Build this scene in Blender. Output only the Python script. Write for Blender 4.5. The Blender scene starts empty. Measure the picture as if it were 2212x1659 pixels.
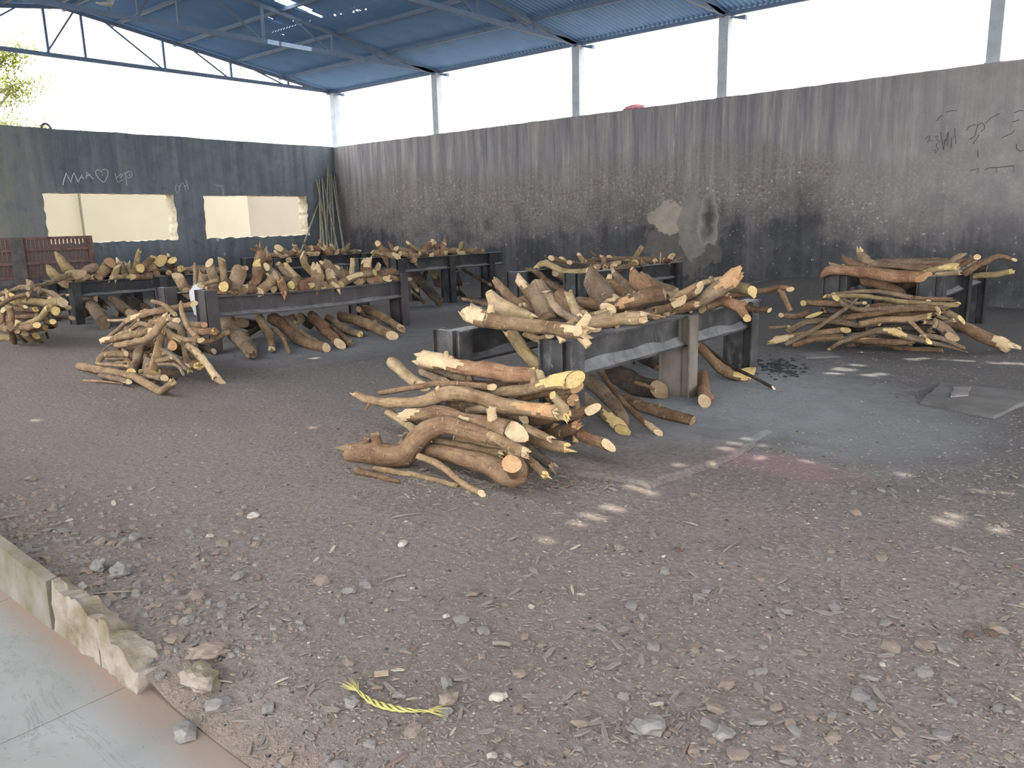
import bpy, bmesh, math, random
import numpy as np
from mathutils import Vector, Matrix, noise

random.seed(7)
SC = bpy.context.scene
COL = SC.collection

# ------------------------------------------------------------------ camera
W, H = 2212, 1659
FPX, YAW, PITCH, ROLL = 1693.47, -0.7026, -0.2038, -0.0256
CAM = Vector((19.5435, -15.1797, 1.6))
_fw = Vector((math.sin(YAW)*math.cos(PITCH), math.cos(YAW)*math.cos(PITCH), math.sin(PITCH)))
_rt = Vector((math.cos(YAW), -math.sin(YAW), 0))
_up = _rt.cross(_fw)
RT = _rt*math.cos(ROLL) + _up*math.sin(ROLL)
UP = -_rt*math.sin(ROLL) + _up*math.cos(ROLL)
FW = _fw
cam_d = bpy.data.cameras.new('camera')
cam = bpy.data.objects.new('camera', cam_d)
COL.objects.link(cam)
m3 = Matrix((RT, UP, -FW)).transposed()
cam.matrix_world = Matrix.Translation(CAM) @ m3.to_4x4()
cam_d.sensor_width = 36
cam_d.lens = FPX/W*36
cam_d.clip_end = 300
SC.camera = cam

# ------------------------------------------------------------------ light
world = bpy.data.worlds.new('sky'); SC.world = world
world.use_nodes = True
bg = world.node_tree.nodes['Background']
bg.inputs[0].default_value = (0.975, 0.985, 1.0, 1)
bg.inputs[1].default_value = 4.0
sun_az, sun_el = math.radians(10), math.radians(58)
TOSUN = Vector((math.cos(sun_az)*math.cos(sun_el), math.sin(sun_az)*math.cos(sun_el), math.sin(sun_el)))
sd = bpy.data.lights.new('sun', 'SUN'); sd.energy = 6.0; sd.angle = math.radians(0.53); sd.color = (1, 0.93, 0.80)
so = bpy.data.objects.new('sun', sd); COL.objects.link(so)
so.rotation_euler = TOSUN.to_track_quat('Z', 'Y').to_euler()
so.location = (20, -8, 30)
SC.view_settings.view_transform = 'Standard'
SC.view_settings.look = 'None'
SC.view_settings.exposure = 0.85
SC.view_settings.gamma = 1.0
SC.view_settings.use_curve_mapping = False

# ------------------------------------------------------------------ helpers
def ray(px, py):
    return FW + RT*((px-W/2)/FPX) - UP*((py-H/2)/FPX)

def at(px, py, axis, val):
    """world point where the line of sight through a photo pixel meets a plane"""
    d = ray(px, py)
    i = 'XYZ'.index(axis)
    t = (val-CAM[i])/d[i]
    return CAM + d*t

def depth(P):
    return (Vector(P)-CAM).dot(FW)

def sstep(a, b, x):
    t = max(0, min(1, (x-a)/(b-a))); return t*t*(3-2*t)

def gz(x, y):
    """height of the dirt floor"""
    z = 0.018*noise.noise((x*0.9, y*0.9, 3.1)) + 0.010*noise.noise((x*2.7, y*2.7, 7.7))
    # earth heaped against the long wall
    z += 0.42*math.exp(-((x-14.2)/1.7)**2)*sstep(-1.5, 0.0, y)
    z += 0.16*math.exp(-((x-8.5)/3.0)**2)*sstep(-1.2, 0.0, y)
    # ash around the frames
    z += 0.05*math.exp(-((x-16.0)/1.3)**2-((y+9.0)/2.2)**2)
    z += 0.05*math.exp(-((x-9.8)/1.5)**2-((y+8.4)/2.0)**2)
    # earth piled behind the kerb, running out onto the walkway where the kerb is broken off
    k = sstep(-13.3, -14.0, y)
    z += k*(0.07*sstep(16.9, 15.6, x) - 0.095*sstep(16.5, 17.0, x)*sstep(-13.6, -14.15, y))
    return z

def setp(o, label=None, cat=None, group=None, kind=None):
    if label: o['label'] = label
    if cat: o['category'] = cat
    if group: o['group'] = group
    if kind: o['kind'] = kind
    return o

def mesh(name, verts, faces, mats, fmats=None, smooth=False):
    me = bpy.data.meshes.new(name)
    me.from_pydata([tuple(v) for v in verts], [], faces)
    for m in (mats if isinstance(mats, (list, tuple)) else [mats]):
        me.materials.append(m)
    if fmats: me.polygons.foreach_set('material_index', fmats)
    if smooth: me.polygons.foreach_set('use_smooth', [True]*len(me.polygons))
    me.update()
    return me

def obj(name, me, parent=None, loc=None, label=None, cat=None, group=None, kind=None):
    o = bpy.data.objects.new(name, me)
    COL.objects.link(o)
    if parent is not None: o.parent = parent
    if loc is not None: o.location = loc
    return setp(o, label, cat, group, kind)

def empty(name, loc, label=None, cat=None, group=None, kind=None):
    o = bpy.data.objects.new(name, None); COL.objects.link(o)
    o.location = loc; o.empty_display_size = 0.1
    return setp(o, label, cat, group, kind)

class MB:
    def __init__(s): s.v = []; s.f = []; s.m = []
    def add(s, v, f, mi=0):
        b = len(s.v); s.v += [tuple(q) for q in v]
        s.f += [tuple(i+b for i in q) for q in f]; s.m += [mi]*len(f)
    def box(s, x0, x1, y0, y1, z0, z1, mi=0):
        v = [(x0,y0,z0),(x1,y0,z0),(x1,y1,z0),(x0,y1,z0),(x0,y0,z1),(x1,y0,z1),(x1,y1,z1),(x0,y1,z1)]
        s.add(v, [(0,3,2,1),(4,5,6,7),(0,1,5,4),(1,2,6,5),(2,3,7,6),(3,0,4,7)], mi)
    def bar(s, A, B, w, d=None, mi=0, ref=(0,0,1)):
        A = Vector(A); B = Vector(B); d = d or w
        t = (B-A).normalized(); r = Vector(ref)
        if abs(t.dot(r)) > 0.98: r = Vector((1,0,0))
        u = t.cross(r).normalized(); n = u.cross(t)
        v = []
        for P in (A, B):
            for a, b in ((-1,-1),(1,-1),(1,1),(-1,1)):
                v.append(P+u*(a*w/2)+n*(b*d/2))
        s.add(v, [(0,1,2,3),(7,6,5,4),(0,4,5,1),(1,5,6,2),(2,6,7,3),(3,7,4,0)], mi)
    def tube(s, pts, rad, n=8, mi=0, cap=True):
        v, f = sweep(pts, rad, n); s.add(v, f, mi)
        if cap:
            b = len(s.v)-len(v)
            s.f.append(tuple(b+i for i in range(n))[::-1]); s.m.append(mi)
            L = len(v)-n
            s.f.append(tuple(b+L+i for i in range(n))); s.m.append(mi)
    def me(s, name, mats, smooth=False): return mesh(name, s.v, s.f, mats, s.m, smooth)

def frames(pts):
    """parallel transport frames along a polyline"""
    n = len(pts); T = []
    for i in range(n):
        a = pts[max(0,i-1)]; b = pts[min(n-1,i+1)]
        T.append((b-a).normalized())
    r = Vector((0,0,1)) if abs(T[0].z) < 0.9 else Vector((1,0,0))
    u = T[0].cross(r).normalized(); out = []
    for i in range(n):
        u = (u - T[i]*u.dot(T[i])).normalized()
        out.append((T[i], u, T[i].cross(u)))
    return out

def sweep(pts, rad, n):
    pts = [Vector(q) for q in pts]
    fr = frames(pts); v = []; f = []
    for i, P in enumerate(pts):
        t, u, w = fr[i]; r = rad[i] if hasattr(rad, '__len__') else rad
        for k in range(n):
            a = 2*math.pi*k/n
            v.append(P+u*(math.cos(a)*r)+w*(math.sin(a)*r))
    for i in range(len(pts)-1):
        for k in range(n):
            k2 = (k+1) % n
            f.append((i*n+k, i*n+k2, (i+1)*n+k2, (i+1)*n+k))
    return v, f

def catmull(P, step):
    P = [Vector(q) for q in P]
    if len(P) == 2:
        n = max(3, int((P[1]-P[0]).length/step)); return [P[0].lerp(P[1], i/n) for i in range(n+1)], [i/n for i in range(n+1)]
    out = []; ts = []; N = len(P)-1
    for i in range(N):
        p0 = P[max(0,i-1)] if i else P[0]*2-P[1]
        p1, p2 = P[i], P[i+1]
        p3 = P[i+2] if i+2 <= N else P[N]*2-P[N-1]
        k = max(2, int((p2-p1).length/step))
        for j in range(k + (1 if i == N-1 else 0)):
            t = j/k
            out.append(0.5*((2*p1)+(p2-p0)*t+(2*p0-5*p1+4*p2-p3)*t*t+(3*p1-p0-3*p2+p3)*t**3))
            ts.append((i+t)/N)
    return out, ts

# ------------------------------------------------------------------ materials
class NT:
    def __init__(s, name):
        s.m = bpy.data.materials.new(name); s.m.use_nodes = True
        s.t = s.m.node_tree; s.b = s.t.nodes['Principled BSDF']
        s.b.inputs['Roughness'].default_value = 0.85
        s.b.inputs['Specular IOR Level'].default_value = 0.25
    def n(s, kind, **kw):
        o = s.t.nodes.new('ShaderNode'+kind)
        for k, v in kw.items():
            if k in o.inputs: o.inputs[k].default_value = v
            else: setattr(o, k, v)
        return o
    def l(s, a, b): s.t.links.new(a, b)
    def coord(s, which='Object', scale=(1,1,1), loc=(0,0,0)):
        c = s.n('TexCoord'); mp = s.n('Mapping')
        mp.inputs['Scale'].default_value = scale; mp.inputs['Location'].default_value = loc
        s.l(c.outputs[which], mp.inputs['Vector']); return mp.outputs[0]
    def pos(s, scale=(1,1,1), loc=(0,0,0)):
        c = s.n('NewGeometry'); mp = s.n('Mapping')
        mp.inputs['Scale'].default_value = scale; mp.inputs['Location'].default_value = loc
        s.l(c.outputs['Position'], mp.inputs['Vector']); return mp.outputs[0]
    def noise(s, vec, scale, detail=4, rough=0.55, dist=0):
        o = s.n('TexNoise'); o.inputs['Scale'].default_value = scale; o.inputs['Detail'].default_value = detail
        o.inputs['Roughness'].default_value = rough; o.inputs['Distortion'].default_value = dist
        s.l(vec, o.inputs['Vector']); return o.outputs['Fac']
    def ramp(s, fac, stops):
        o = s.n('ValToRGB'); e = o.color_ramp.elements
        while len(e) < len(stops): e.new(0.5)
        for i, (p, c) in enumerate(stops):
            e[i].position = p; e[i].color = (*c, 1) if len(c) == 3 else c
        s.l(fac, o.inputs[0]); return o.outputs[0]
    def fr(s, fac, a, b, lo=0.0, hi=1.0):
        o = s.n('MapRange'); o.clamp = True
        for k, v in zip((1,2,3,4), (a,b,lo,hi)): o.inputs[k].default_value = v
        s.l(fac, o.inputs[0]); return o.outputs[0]
    def math(s, op, a, b=None):
        o = s.n('Math'); o.operation = op
        for i, q in enumerate((a, b)):
            if q is None: continue
            if isinstance(q, (int, float)): o.inputs[i].default_value = q
            else: s.l(q, o.inputs[i])
        return o.outputs[0]
    def mix(s, fac, a, b, mode='MIX'):
        o = s.n('Mix'); o.data_type = 'RGBA'; o.blend_type = mode
        for sock, q in ((o.inputs[0], fac), (o.inputs[6], a), (o.inputs[7], b)):
            if isinstance(q, (int, float)): sock.default_value = q
            elif isinstance(q, tuple): sock.default_value = (*q, 1) if len(q) == 3 else q
            else: s.l(q, sock)
        return o.outputs[2]
    def bump(s, h, strength=0.3, dist=0.02):
        o = s.n('Bump'); o.inputs['Strength'].default_value = strength; o.inputs['Distance'].default_value = dist
        s.l(h, o.inputs['Height']); s.l(o.outputs[0], s.b.inputs['Normal'])
    def color(s, c):
        if isinstance(c, tuple): s.b.inputs['Base Color'].default_value = (*c, 1)
        else: s.l(c, s.b.inputs['Base Color'])
        return s.m

def simple(name, c1, c2, scale=8, rough=0.85, bump=0.2, which='Object', metal=0, dist=0.01):
    t = NT(name); v = t.coord(which)
    f = t.noise(v, scale, 5)
    t.bump(f, bump, dist)
    t.b.inputs['Roughness'].default_value = rough; t.b.inputs['Metallic'].default_value = metal
    return t.color(t.ramp(f, [(0.3, c1), (0.7, c2)]))

def bark_mat(name, dark, mid, light, scar=(0.36,0.29,0.205)):
    t = NT(name)
    info = t.n('ObjectInfo')
    c = t.n('TexCoord')
    mul = t.n('VectorMath'); mul.operation = 'SCALE'; mul.inputs['Scale'].default_value = 37.0
    t.l(info.outputs['Random'], mul.inputs[0])
    def off(sock, scale=(1,1,1)):
        add = t.n('VectorMath'); add.operation = 'ADD'; t.l(sock, add.inputs[0]); t.l(mul.outputs[0], add.inputs[1])
        mp = t.n('Mapping'); mp.inputs['Scale'].default_value = scale; t.l(add.outputs[0], mp.inputs[0]); return mp.outputs[0]
    v = off(c.outputs['Object'])
    big = t.noise(v, 5.5, 4, 0.6); fine = t.noise(v, 45, 5, 0.65)
    fib = t.noise(off(c.outputs['UV'], (60,9,1)), 1.0, 4, 0.6)
    lent = t.noise(off(c.outputs['UV'], (16,70,1)), 1.0, 2, 0.5)
    base = t.ramp(big, [(0.30, dark), (0.5, mid), (0.70, light)])
    base = t.mix(t.fr(fine, 0.40, 0.68, 0, 0.75), base, t.mix(0.55, base, dark))
    base = t.mix(t.fr(fib, 0.52, 0.70, 0, 0.65), base, tuple(q*0.72 for q in dark))
    base = t.mix(t.fr(fib, 0.42, 0.30, 0, 0.45), base, light)
    val = t.fr(info.outputs['Random'], 0, 1, 0.78, 1.18)
    comb = t.n('CombineColor'); [t.l(val, comb.inputs[i]) for i in range(3)]
    base = t.mix(1.0, base, comb.outputs[0], 'MULTIPLY')
    base = t.mix(t.fr(lent, 0.665, 0.70, 0, 0.8), base, scar)
    sc = t.noise(v, 15, 3, 0.55)
    base = t.mix(t.fr(sc, 0.715, 0.735, 0, 0.9), base, scar)
    h = t.math('ADD', t.math('ADD', t.math('MULTIPLY', big, 1.2), fine), t.math('MULTIPLY', fib, 0.9))
    t.bump(h, 0.8, 0.014)
    t.b.inputs['Roughness'].default_value = 0.92; t.b.inputs['Specular IOR Level'].default_value = 0.15
    return t.color(base)

def cut_mat(name, a, b):
    t = NT(name); v = t.coord('Object')
    f = t.noise(v, 14, 4); g = t.noise(v, 90, 3)
    col = t.ramp(f, [(0.3, a), (0.7, b)])
    col = t.mix(t.fr(g, 0.45, 0.75), col, t.mix(0.5, col, (0.16,0.10,0.05)))
    t.bump(g, 0.4, 0.006); t.b.inputs['Roughness'].default_value = 0.8
    return t.color(col)

M = {}
M['tan']   = bark_mat('bark_tan',   (0.145,0.093,0.052), (0.255,0.173,0.100), (0.354,0.252,0.151), (0.487,0.366,0.233))
M['brown'] = bark_mat('bark_brown', (0.100,0.059,0.035), (0.183,0.116,0.068), (0.261,0.173,0.104))
M['grey']  = bark_mat('bark_grey',  (0.109,0.075,0.049), (0.200,0.143,0.094), (0.284,0.210,0.140))
M['red']   = bark_mat('bark_reddish',(0.137,0.070,0.040), (0.244,0.138,0.080), (0.331,0.201,0.123))
M['pale']  = bark_mat('bark_pale',  (0.232,0.164,0.093), (0.360,0.267,0.156), (0.452,0.348,0.212), (0.580,0.456,0.298))
M['green'] = bark_mat('bark_olive', (0.168,0.122,0.061), (0.284,0.212,0.110), (0.371,0.286,0.153), (0.487,0.382,0.223))
M['dark']  = bark_mat('bark_dark',  (0.034,0.026,0.021), (0.068,0.053,0.042), (0.110,0.087,0.069), (0.16,0.13,0.10))  # darkest bark, for some logs inside and under the stacks
M['cy'] = cut_mat('cut_wood_yellow', (0.43,0.305,0.115), (0.54,0.415,0.19))
M['cp'] = cut_mat('cut_wood_pale', (0.41,0.295,0.165), (0.55,0.425,0.265))
M['co'] = cut_mat('cut_wood_orange', (0.33,0.175,0.085), (0.46,0.285,0.15))
M['cd'] = cut_mat('cut_wood_dark', (0.17,0.115,0.07), (0.25,0.175,0.11))

def steel_mat(name, a, b, c, dust):
    t = NT(name); v = t.pos()
    f = t.noise(v, 3.2, 5, 0.6); g = t.noise(v, 26, 4, 0.6)
    vs = t.pos((5,5,1.6)); s = t.noise(vs, 1.6, 6, 0.7)
    col = t.ramp(f, [(0.28, a), (0.5, b), (0.75, c)])
    col = t.mix(t.fr(s, 0.55, 0.75, 0, 0.6), col, dust)
    col = t.mix(t.fr(g, 0.66, 0.72, 0, 0.7), col, dust)
    geo = t.n('NewGeometry'); sx = t.n('SeparateXYZ'); t.l(geo.outputs['Normal'], sx.inputs[0])
    up = t.fr(sx.outputs[2], 0.6, 0.9)
    col = t.mix(t.math('MULTIPLY', up, t.fr(f, 0.3, 0.55)), col, (0.25,0.25,0.252))
    t.bump(g, 0.25, 0.006)
    t.b.inputs['Roughness'].default_value = 0.6; t.b.inputs['Specular IOR Level'].default_value = 0.4
    return t.color(col)
M['steel'] = steel_mat('sooty_steel', (0.011,0.011,0.012), (0.025,0.025,0.026), (0.052,0.050,0.048), (0.13,0.127,0.122))
M['steelf'] = steel_mat('ash_mottled_steel', (0.012,0.012,0.013), (0.034,0.033,0.033), (0.092,0.087,0.082), (0.19,0.185,0.178))
M['ashy'] = simple('pale_ash', (0.105,0.105,0.105), (0.189,0.189,0.188), 9, 0.97, 0.4)
M['steelp'] = steel_mat('purplish_sooty_steel', (0.027,0.024,0.027), (0.050,0.043,0.045), (0.074,0.064,0.062), (0.122,0.115,0.112))
M['steelt'] = steel_mat('heat_tanned_steel', (0.085,0.068,0.052), (0.155,0.132,0.106), (0.20,0.178,0.152), (0.24,0.222,0.20))

# ---- walls
def wall_mat(name, left=False):
    t = NT(name)
    geo = t.n('NewGeometry'); sx = t.n('SeparateXYZ'); t.l(geo.outputs['Position'], sx.inputs[0])
    X, Y, Z = sx.outputs
    hx = Y if left else X
    v = t.pos()
    big = t.noise(v, 0.55, 5, 0.6); med = t.noise(v, 2.6, 6, 0.65); fine = t.noise(v, 17, 5, 0.65)
    st = t.noise(t.pos((2.6,2.6,0.16)), 1.5, 6, 0.68, 0.3)          # long runs of damp down from the top
    st2 = t.noise(t.pos((4.2,4.2,0.26)), 1.7, 7, 0.72, 0.25)
    grain = t.noise(v, 48, 4, 0.7); blot = t.noise(v, 1.25, 6, 0.68, 0.4)
    if left:
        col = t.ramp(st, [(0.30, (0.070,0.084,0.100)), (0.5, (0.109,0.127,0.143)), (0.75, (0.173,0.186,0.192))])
        col = t.mix(t.fr(med, 0.45, 0.72, 0, 0.6), col, (0.070,0.077,0.084))
        col = t.mix(t.fr(blot, 0.40, 0.30, 0, 0.7), col, (0.035,0.040,0.046))
        col = t.mix(t.fr(blot, 0.58, 0.72, 0, 0.5), col, (0.19,0.20,0.205))
        # less soot far along the wall
        far = t.math('MULTIPLY', t.fr(Y, -7.6, -9.4), t.fr(med, 0.25, 0.6))
        col = t.mix(far, col, (0.192,0.186,0.147))
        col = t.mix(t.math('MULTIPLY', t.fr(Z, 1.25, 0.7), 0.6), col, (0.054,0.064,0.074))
        fl = t.math('MULTIPLY', t.fr(t.noise(v, 26, 3), 0.70, 0.74), 0.55)
        col = t.mix(fl, col, (0.320,0.320,0.307))
    else:
        col = t.ramp(st, [(0.28, (0.128,0.123,0.133)), (0.47, (0.211,0.198,0.200)), (0.60, (0.275,0.252,0.242)), (0.8, (0.403,0.368,0.346))])
        col = t.mix(t.fr(st2, 0.47, 0.66, 0, 0.80), col, (0.105,0.106,0.122))
        col = t.mix(t.fr(st2, 0.42, 0.32, 0, 0.65), col, (0.397,0.365,0.339))
        zn = t.math('ADD', Z, t.math('MULTIPLY', t.math('SUBTRACT', med, 0.5), 1.3))
        zb = t.math('ADD', zn, t.math('MULTIPLY', t.math('SUBTRACT', big, 0.5), 2.4))
        # flaking weathered band
        band = t.math('MULTIPLY', t.fr(zb, 3.05, 2.45), t.fr(med, 0.30, 0.62, 0.2, 0.95))
        col = t.mix(band, col, t.ramp(fine, [(0.3, (0.077,0.068,0.065)), (0.52, (0.160,0.141,0.127)), (0.75, (0.269,0.233,0.197))]))
        flk = t.math('MULTIPLY', t.fr(t.noise(v, 15, 5, 0.68), 0.60, 0.64), t.fr(zb, 2.8, 2.2))
        col = t.mix(flk, col, (0.422,0.384,0.353))
        # soot from the fires
        zs = t.math('ADD', zb, t.math('ADD', t.math('MULTIPLY', t.math('SUBTRACT', blot, 0.5), 1.5), t.math('MULTIPLY', t.math('SUBTRACT', st2, 0.5), 0.9)))
        soot = t.math('MULTIPLY', t.fr(zs, 2.05, 1.05), 0.95)
        col = t.mix(soot, col, t.ramp(t.math('ADD', t.math('MULTIPLY', blot, 0.6), t.math('MULTIPLY', st2, 0.4)), [(0.36, (0.026,0.028,0.031)), (0.5, (0.052,0.053,0.056)), (0.66, (0.105,0.102,0.098))]))
        fk = t.math('MULTIPLY', t.fr(t.noise(v, 11, 5, 0.6), 0.645, 0.665), t.fr(Z, 2.0, 1.3))
        col = t.mix(t.math('MULTIPLY', fk, 0.8), col, (0.320,0.309,0.319))
        # paler cleaner plaster towards the open end
        col = t.mix(t.math('MULTIPLY', t.fr(X, 14.0, 17.5), t.fr(Z, 0.9, 2.0, 0, 0.75)), col, t.ramp(med, [(0.3, (0.211,0.195,0.197)), (0.7, (0.333,0.309,0.305))]))
        # plaster repair patches with crisp outlines
        def blob(cx, cz, rx, rz, amp, soft=0.96):
            a = t.math('DIVIDE', t.math('SUBTRACT', X, cx), rx); b = t.math('DIVIDE', t.math('SUBTRACT', Z, cz), rz)
            d = t.math('SQRT', t.math('ADD', t.math('MULTIPLY', a, a), t.math('MULTIPLY', b, b)))
            d = t.math('ADD', d, t.math('MULTIPLY', t.math('SUBTRACT', t.noise(v, 4.5, 4, 0.55), 0.5), amp))
            return t.fr(d, 1.0, soft)
        for c, z, rx, rz, am, cc in PATCHES:
            col = t.mix(t.math('MULTIPLY', blob(c, z, rx, rz, am, 0.25 if cc[0] < 0.1 else 0.95), 0.92), col, t.mix(t.fr(med, 0.35, 0.7), cc, tuple(q*0.62 for q in cc)))
    col = t.mix(t.fr(grain, 0.42, 0.30, 0, 0.35), col, (0.03,0.03,0.032))
    col = t.mix(t.fr(grain, 0.60, 0.74, 0, 0.30), col, (0.30,0.29,0.27))
    t.bump(t.math('ADD', t.math('MULTIPLY', med, 1.2), fine), 0.45, 0.03)
    t.b.inputs['Roughness'].default_value = 0.95
    return t.color(col)

def wp(px, py):
    P = at(px, py, 'Y', 0.0); return P.x, P.z
PATCHES = []
for (px, py, wx, hz, am, cc) in [(1470,530,85,75,1.2,(0.118,0.110,0.098)), (1450,470,42,38,1.1,(0.338,0.297,0.244)), (1500,490,40,70,0.8,(0.213,0.194,0.175)),
                                 (1530,478,24,62,1.0,(0.250,0.237,0.219)), (1531,480,20,62,1.3,(0.048,0.047,0.047)), (1408,470,10,16,0.8,(0.312,0.279,0.225))]:
    x, z = wp(px, py); x2, _ = wp(px+wx, py); _, z2 = wp(px, py-hz)
    PATCHES.append((x, z, abs(x2-x), abs(z2-z), am, cc))
M['wallR'] = wall_mat('sooty_streaked_plaster')
M['wallL'] = wall_mat('sooty_blue_grey_plaster', True)
M['jamb'] = simple('bare_mortar', (0.30,0.26,0.19), (0.48,0.43,0.33), 9, 0.95, 0.6, dist=0.03)
M['concrete'] = simple('grey_concrete', (0.30,0.33,0.37), (0.42,0.45,0.49), 5, 0.9, 0.2)
M['outer'] = simple('cream_painted_wall', (0.185,0.168,0.130), (0.205,0.188,0.148), 0.8, 0.95, 0.1)
M['outer_shaded'] = simple('shaded_cream_wall', (0.130,0.116,0.096), (0.148,0.133,0.110), 0.8, 0.95, 0.1)  # darker copy of the cream wall, shade of the recessed bay in it
M['roof'] = simple('glare_tinted_roof_sheet', (0.15,0.28,0.50), (0.19,0.33,0.57), 1.3, 0.75, 0.1)  # blue of the sky glare put into the sheet colour
M['truss'] = simple('glare_tinted_truss_steel', (0.094,0.137,0.216), (0.130,0.180,0.266), 6, 0.6, 0.1)  # same blue glare tint put into the steel colour

# ---- ground
def ground_mat():
    t = NT('dirt_floor')
    v = t.pos()
    big = t.noise(v, 0.5, 5, 0.6); med = t.noise(v, 3.5, 6, 0.65); fine = t.noise(v, 30, 6, 0.7); gr = t.noise(v, 110, 3, 0.6)
    geo = t.n('NewGeometry'); sx = t.n('SeparateXYZ'); t.l(geo.outputs['Position'], sx.inputs[0])
    X, Y, Z = sx.outputs
    col = t.ramp(fine, [(0.25, (0.105,0.087,0.077)), (0.5, (0.193,0.165,0.149)), (0.75, (0.275,0.241,0.220))])
    col = t.mix(t.fr(med, 0.35, 0.7, 0, 0.55), col, t.ramp(fine, [(0.3, (0.122,0.100,0.086)), (0.7, (0.248,0.212,0.185))]))
    col = t.mix(t.fr(big, 0.50, 0.66, 0, 0.5), col, (0.171,0.135,0.121))
    # darker, greyer earth deep inside the shed
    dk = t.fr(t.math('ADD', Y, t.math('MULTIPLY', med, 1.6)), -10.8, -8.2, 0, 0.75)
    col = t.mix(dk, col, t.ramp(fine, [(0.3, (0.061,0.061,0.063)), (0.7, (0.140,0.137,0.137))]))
    def ash(cx, cy, rx, ry, colr, k):
        a = t.math('DIVIDE', t.math('SUBTRACT', X, cx), rx); b = t.math('DIVIDE', t.math('SUBTRACT', Y, cy), ry)
        d = t.math('SQRT', t.math('ADD', t.math('MULTIPLY', a, a), t.math('MULTIPLY', b, b)))
        d = t.math('ADD', d, t.math('MULTIPLY', t.math('SUBTRACT', med, 0.5), 0.9))
        return t.math('MULTIPLY', t.fr(d, 1.0, 0.35), k)
    for cx, cy, rx, ry, cc, k in [(16.6,-8.6,1.5,2.2,(0.285,0.295,0.305),0.9), (10.6,-8.6,1.7,2.2,(0.244,0.250,0.262),0.75), (17.9,-9.0,1.0,1.5,(0.262,0.275,0.281),0.6),
                                  (8.6,-3.8,1.6,1.9,(0.207,0.213,0.220),0.6), (13.0,-6.0,2.2,2.0,(0.244,0.250,0.256),0.6), (5.0,-8.4,1.6,2.0,(0.195,0.201,0.207),0.6)]:
        col = t.mix(ash(cx, cy, rx, ry, cc, k), col, t.mix(t.fr(fine, 0.3, 0.7), cc, tuple(q*0.75 for q in cc)))
    col = t.mix(ash(17.75, -10.35, 0.6, 0.30, None, 0.30), col, (0.366,0.183,0.207))      # pink powder
    col = t.mix(t.fr(gr, 0.72, 0.76, 0, 0.35), col, (0.439,0.409,0.378))
    col = t.mix(t.fr(gr, 0.30, 0.27, 0, 0.7), col, (0.073,0.063,0.059))
    # brown sand along the kerb
    sand = t.math('MULTIPLY', t.fr(Y, -13.85, -14.05), t.fr(X, 16.4, 16.8))
    col = t.mix(t.math('MULTIPLY', sand, 0.6), col, (0.27,0.215,0.165))
    h = t.math('ADD', t.math('MULTIPLY', med, 1.6), t.math('ADD', fine, t.math('MULTIPLY', gr, 0.35)))
    t.bump(h, 0.75, 0.03)
    t.b.inputs['Roughness'].default_value = 0.97; t.b.inputs['Specular IOR Level'].default_value = 0.1
    return t.color(col)
M['ground'] = ground_mat()
M['pad'] = simple('ash_grey_cement', (0.125,0.118,0.112), (0.195,0.188,0.182), 5, 0.95, 0.35, dist=0.02)
M['slab'] = simple('grey_stone_slab', (0.079,0.076,0.072), (0.137,0.130,0.124), 4, 0.9, 0.2)
M['tile'] = None
def tile_mat():
    t = NT('dusty_green_marble'); v = t.pos()
    a = t.noise(v, 2.2, 6, 0.6, 0.4); s = t.noise(v, 60, 3)
    col = t.ramp(a, [(0.3, (0.193,0.205,0.194)), (0.7, (0.269,0.274,0.264))])
    wv = t.noise(t.pos((1,2.2,1)), 1.6, 8, 0.7, 1.2)
    vein = t.math('ABSOLUTE', t.math('SUBTRACT', wv, 0.5))
    col = t.mix(t.fr(vein, 0.010, 0.0, 0, 0.55), col, (0.109,0.120,0.110))
    col = t.mix(t.fr(s, 0.70, 0.72, 0, 0.8), col, (0.054,0.052,0.050))
    geo = t.n('NewGeometry'); sx = t.n('SeparateXYZ'); t.l(geo.outputs['Position'], sx.inputs[0])
    sand = t.fr(t.math('ADD', sx.outputs[1], t.math('MULTIPLY', a, 0.16)), -14.16, -14.02)
    col = t.mix(t.math('MULTIPLY', sand, 0.9), col, (0.238,0.176,0.137))
    t.b.inputs['Roughness'].default_value = 0.55
    return t.color(col)
M['tile'] = tile_mat()
M['kerb'] = simple('weathered_kerb_slate', (0.098,0.085,0.047), (0.185,0.164,0.143), 5, 0.9, 0.3)
M['mortar'] = simple('crumbling_mortar', (0.111,0.089,0.047), (0.278,0.242,0.210), 7, 0.97, 0.9, dist=0.04)
M['stone1'] = simple('grey_stone', (0.116,0.105,0.098), (0.215,0.199,0.182), 18, 0.9, 0.3)
M['stone2'] = simple('brown_stone', (0.132,0.103,0.084), (0.229,0.184,0.151), 18, 0.9, 0.3)
M['stone3'] = simple('pale_stone', (0.260,0.237,0.204), (0.382,0.351,0.300), 18, 0.9, 0.3)
M['brick'] = simple('brick_fragment', (0.069,0.043,0.034), (0.104,0.073,0.059), 14, 0.95, 0.5)
M['chip'] = simple('weathered_wood_chip', (0.128,0.109,0.094), (0.225,0.199,0.173), 22, 0.9, 0.3)
M['chipp'] = simple('fresh_wood_chip', (0.270,0.234,0.180), (0.384,0.348,0.282), 22, 0.9, 0.3)
M['bamboo'] = simple('dull_bamboo', (0.150,0.145,0.108), (0.25,0.242,0.185), 9, 0.6, 0.1)
M['rust'] = simple('rusted_iron', (0.065,0.040,0.036), (0.17,0.10,0.085), 7, 0.85, 0.3)
M['iron'] = simple('dark_iron', (0.055,0.050,0.050), (0.11,0.10,0.095), 7, 0.8, 0.3)
M['chalk'] = simple('chalk', (0.34,0.36,0.37), (0.52,0.54,0.55), 30, 0.95, 0.1)
M['pencil'] = simple('charcoal_line', (0.055,0.057,0.040), (0.09,0.09,0.095), 30, 0.95, 0.1)
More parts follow.
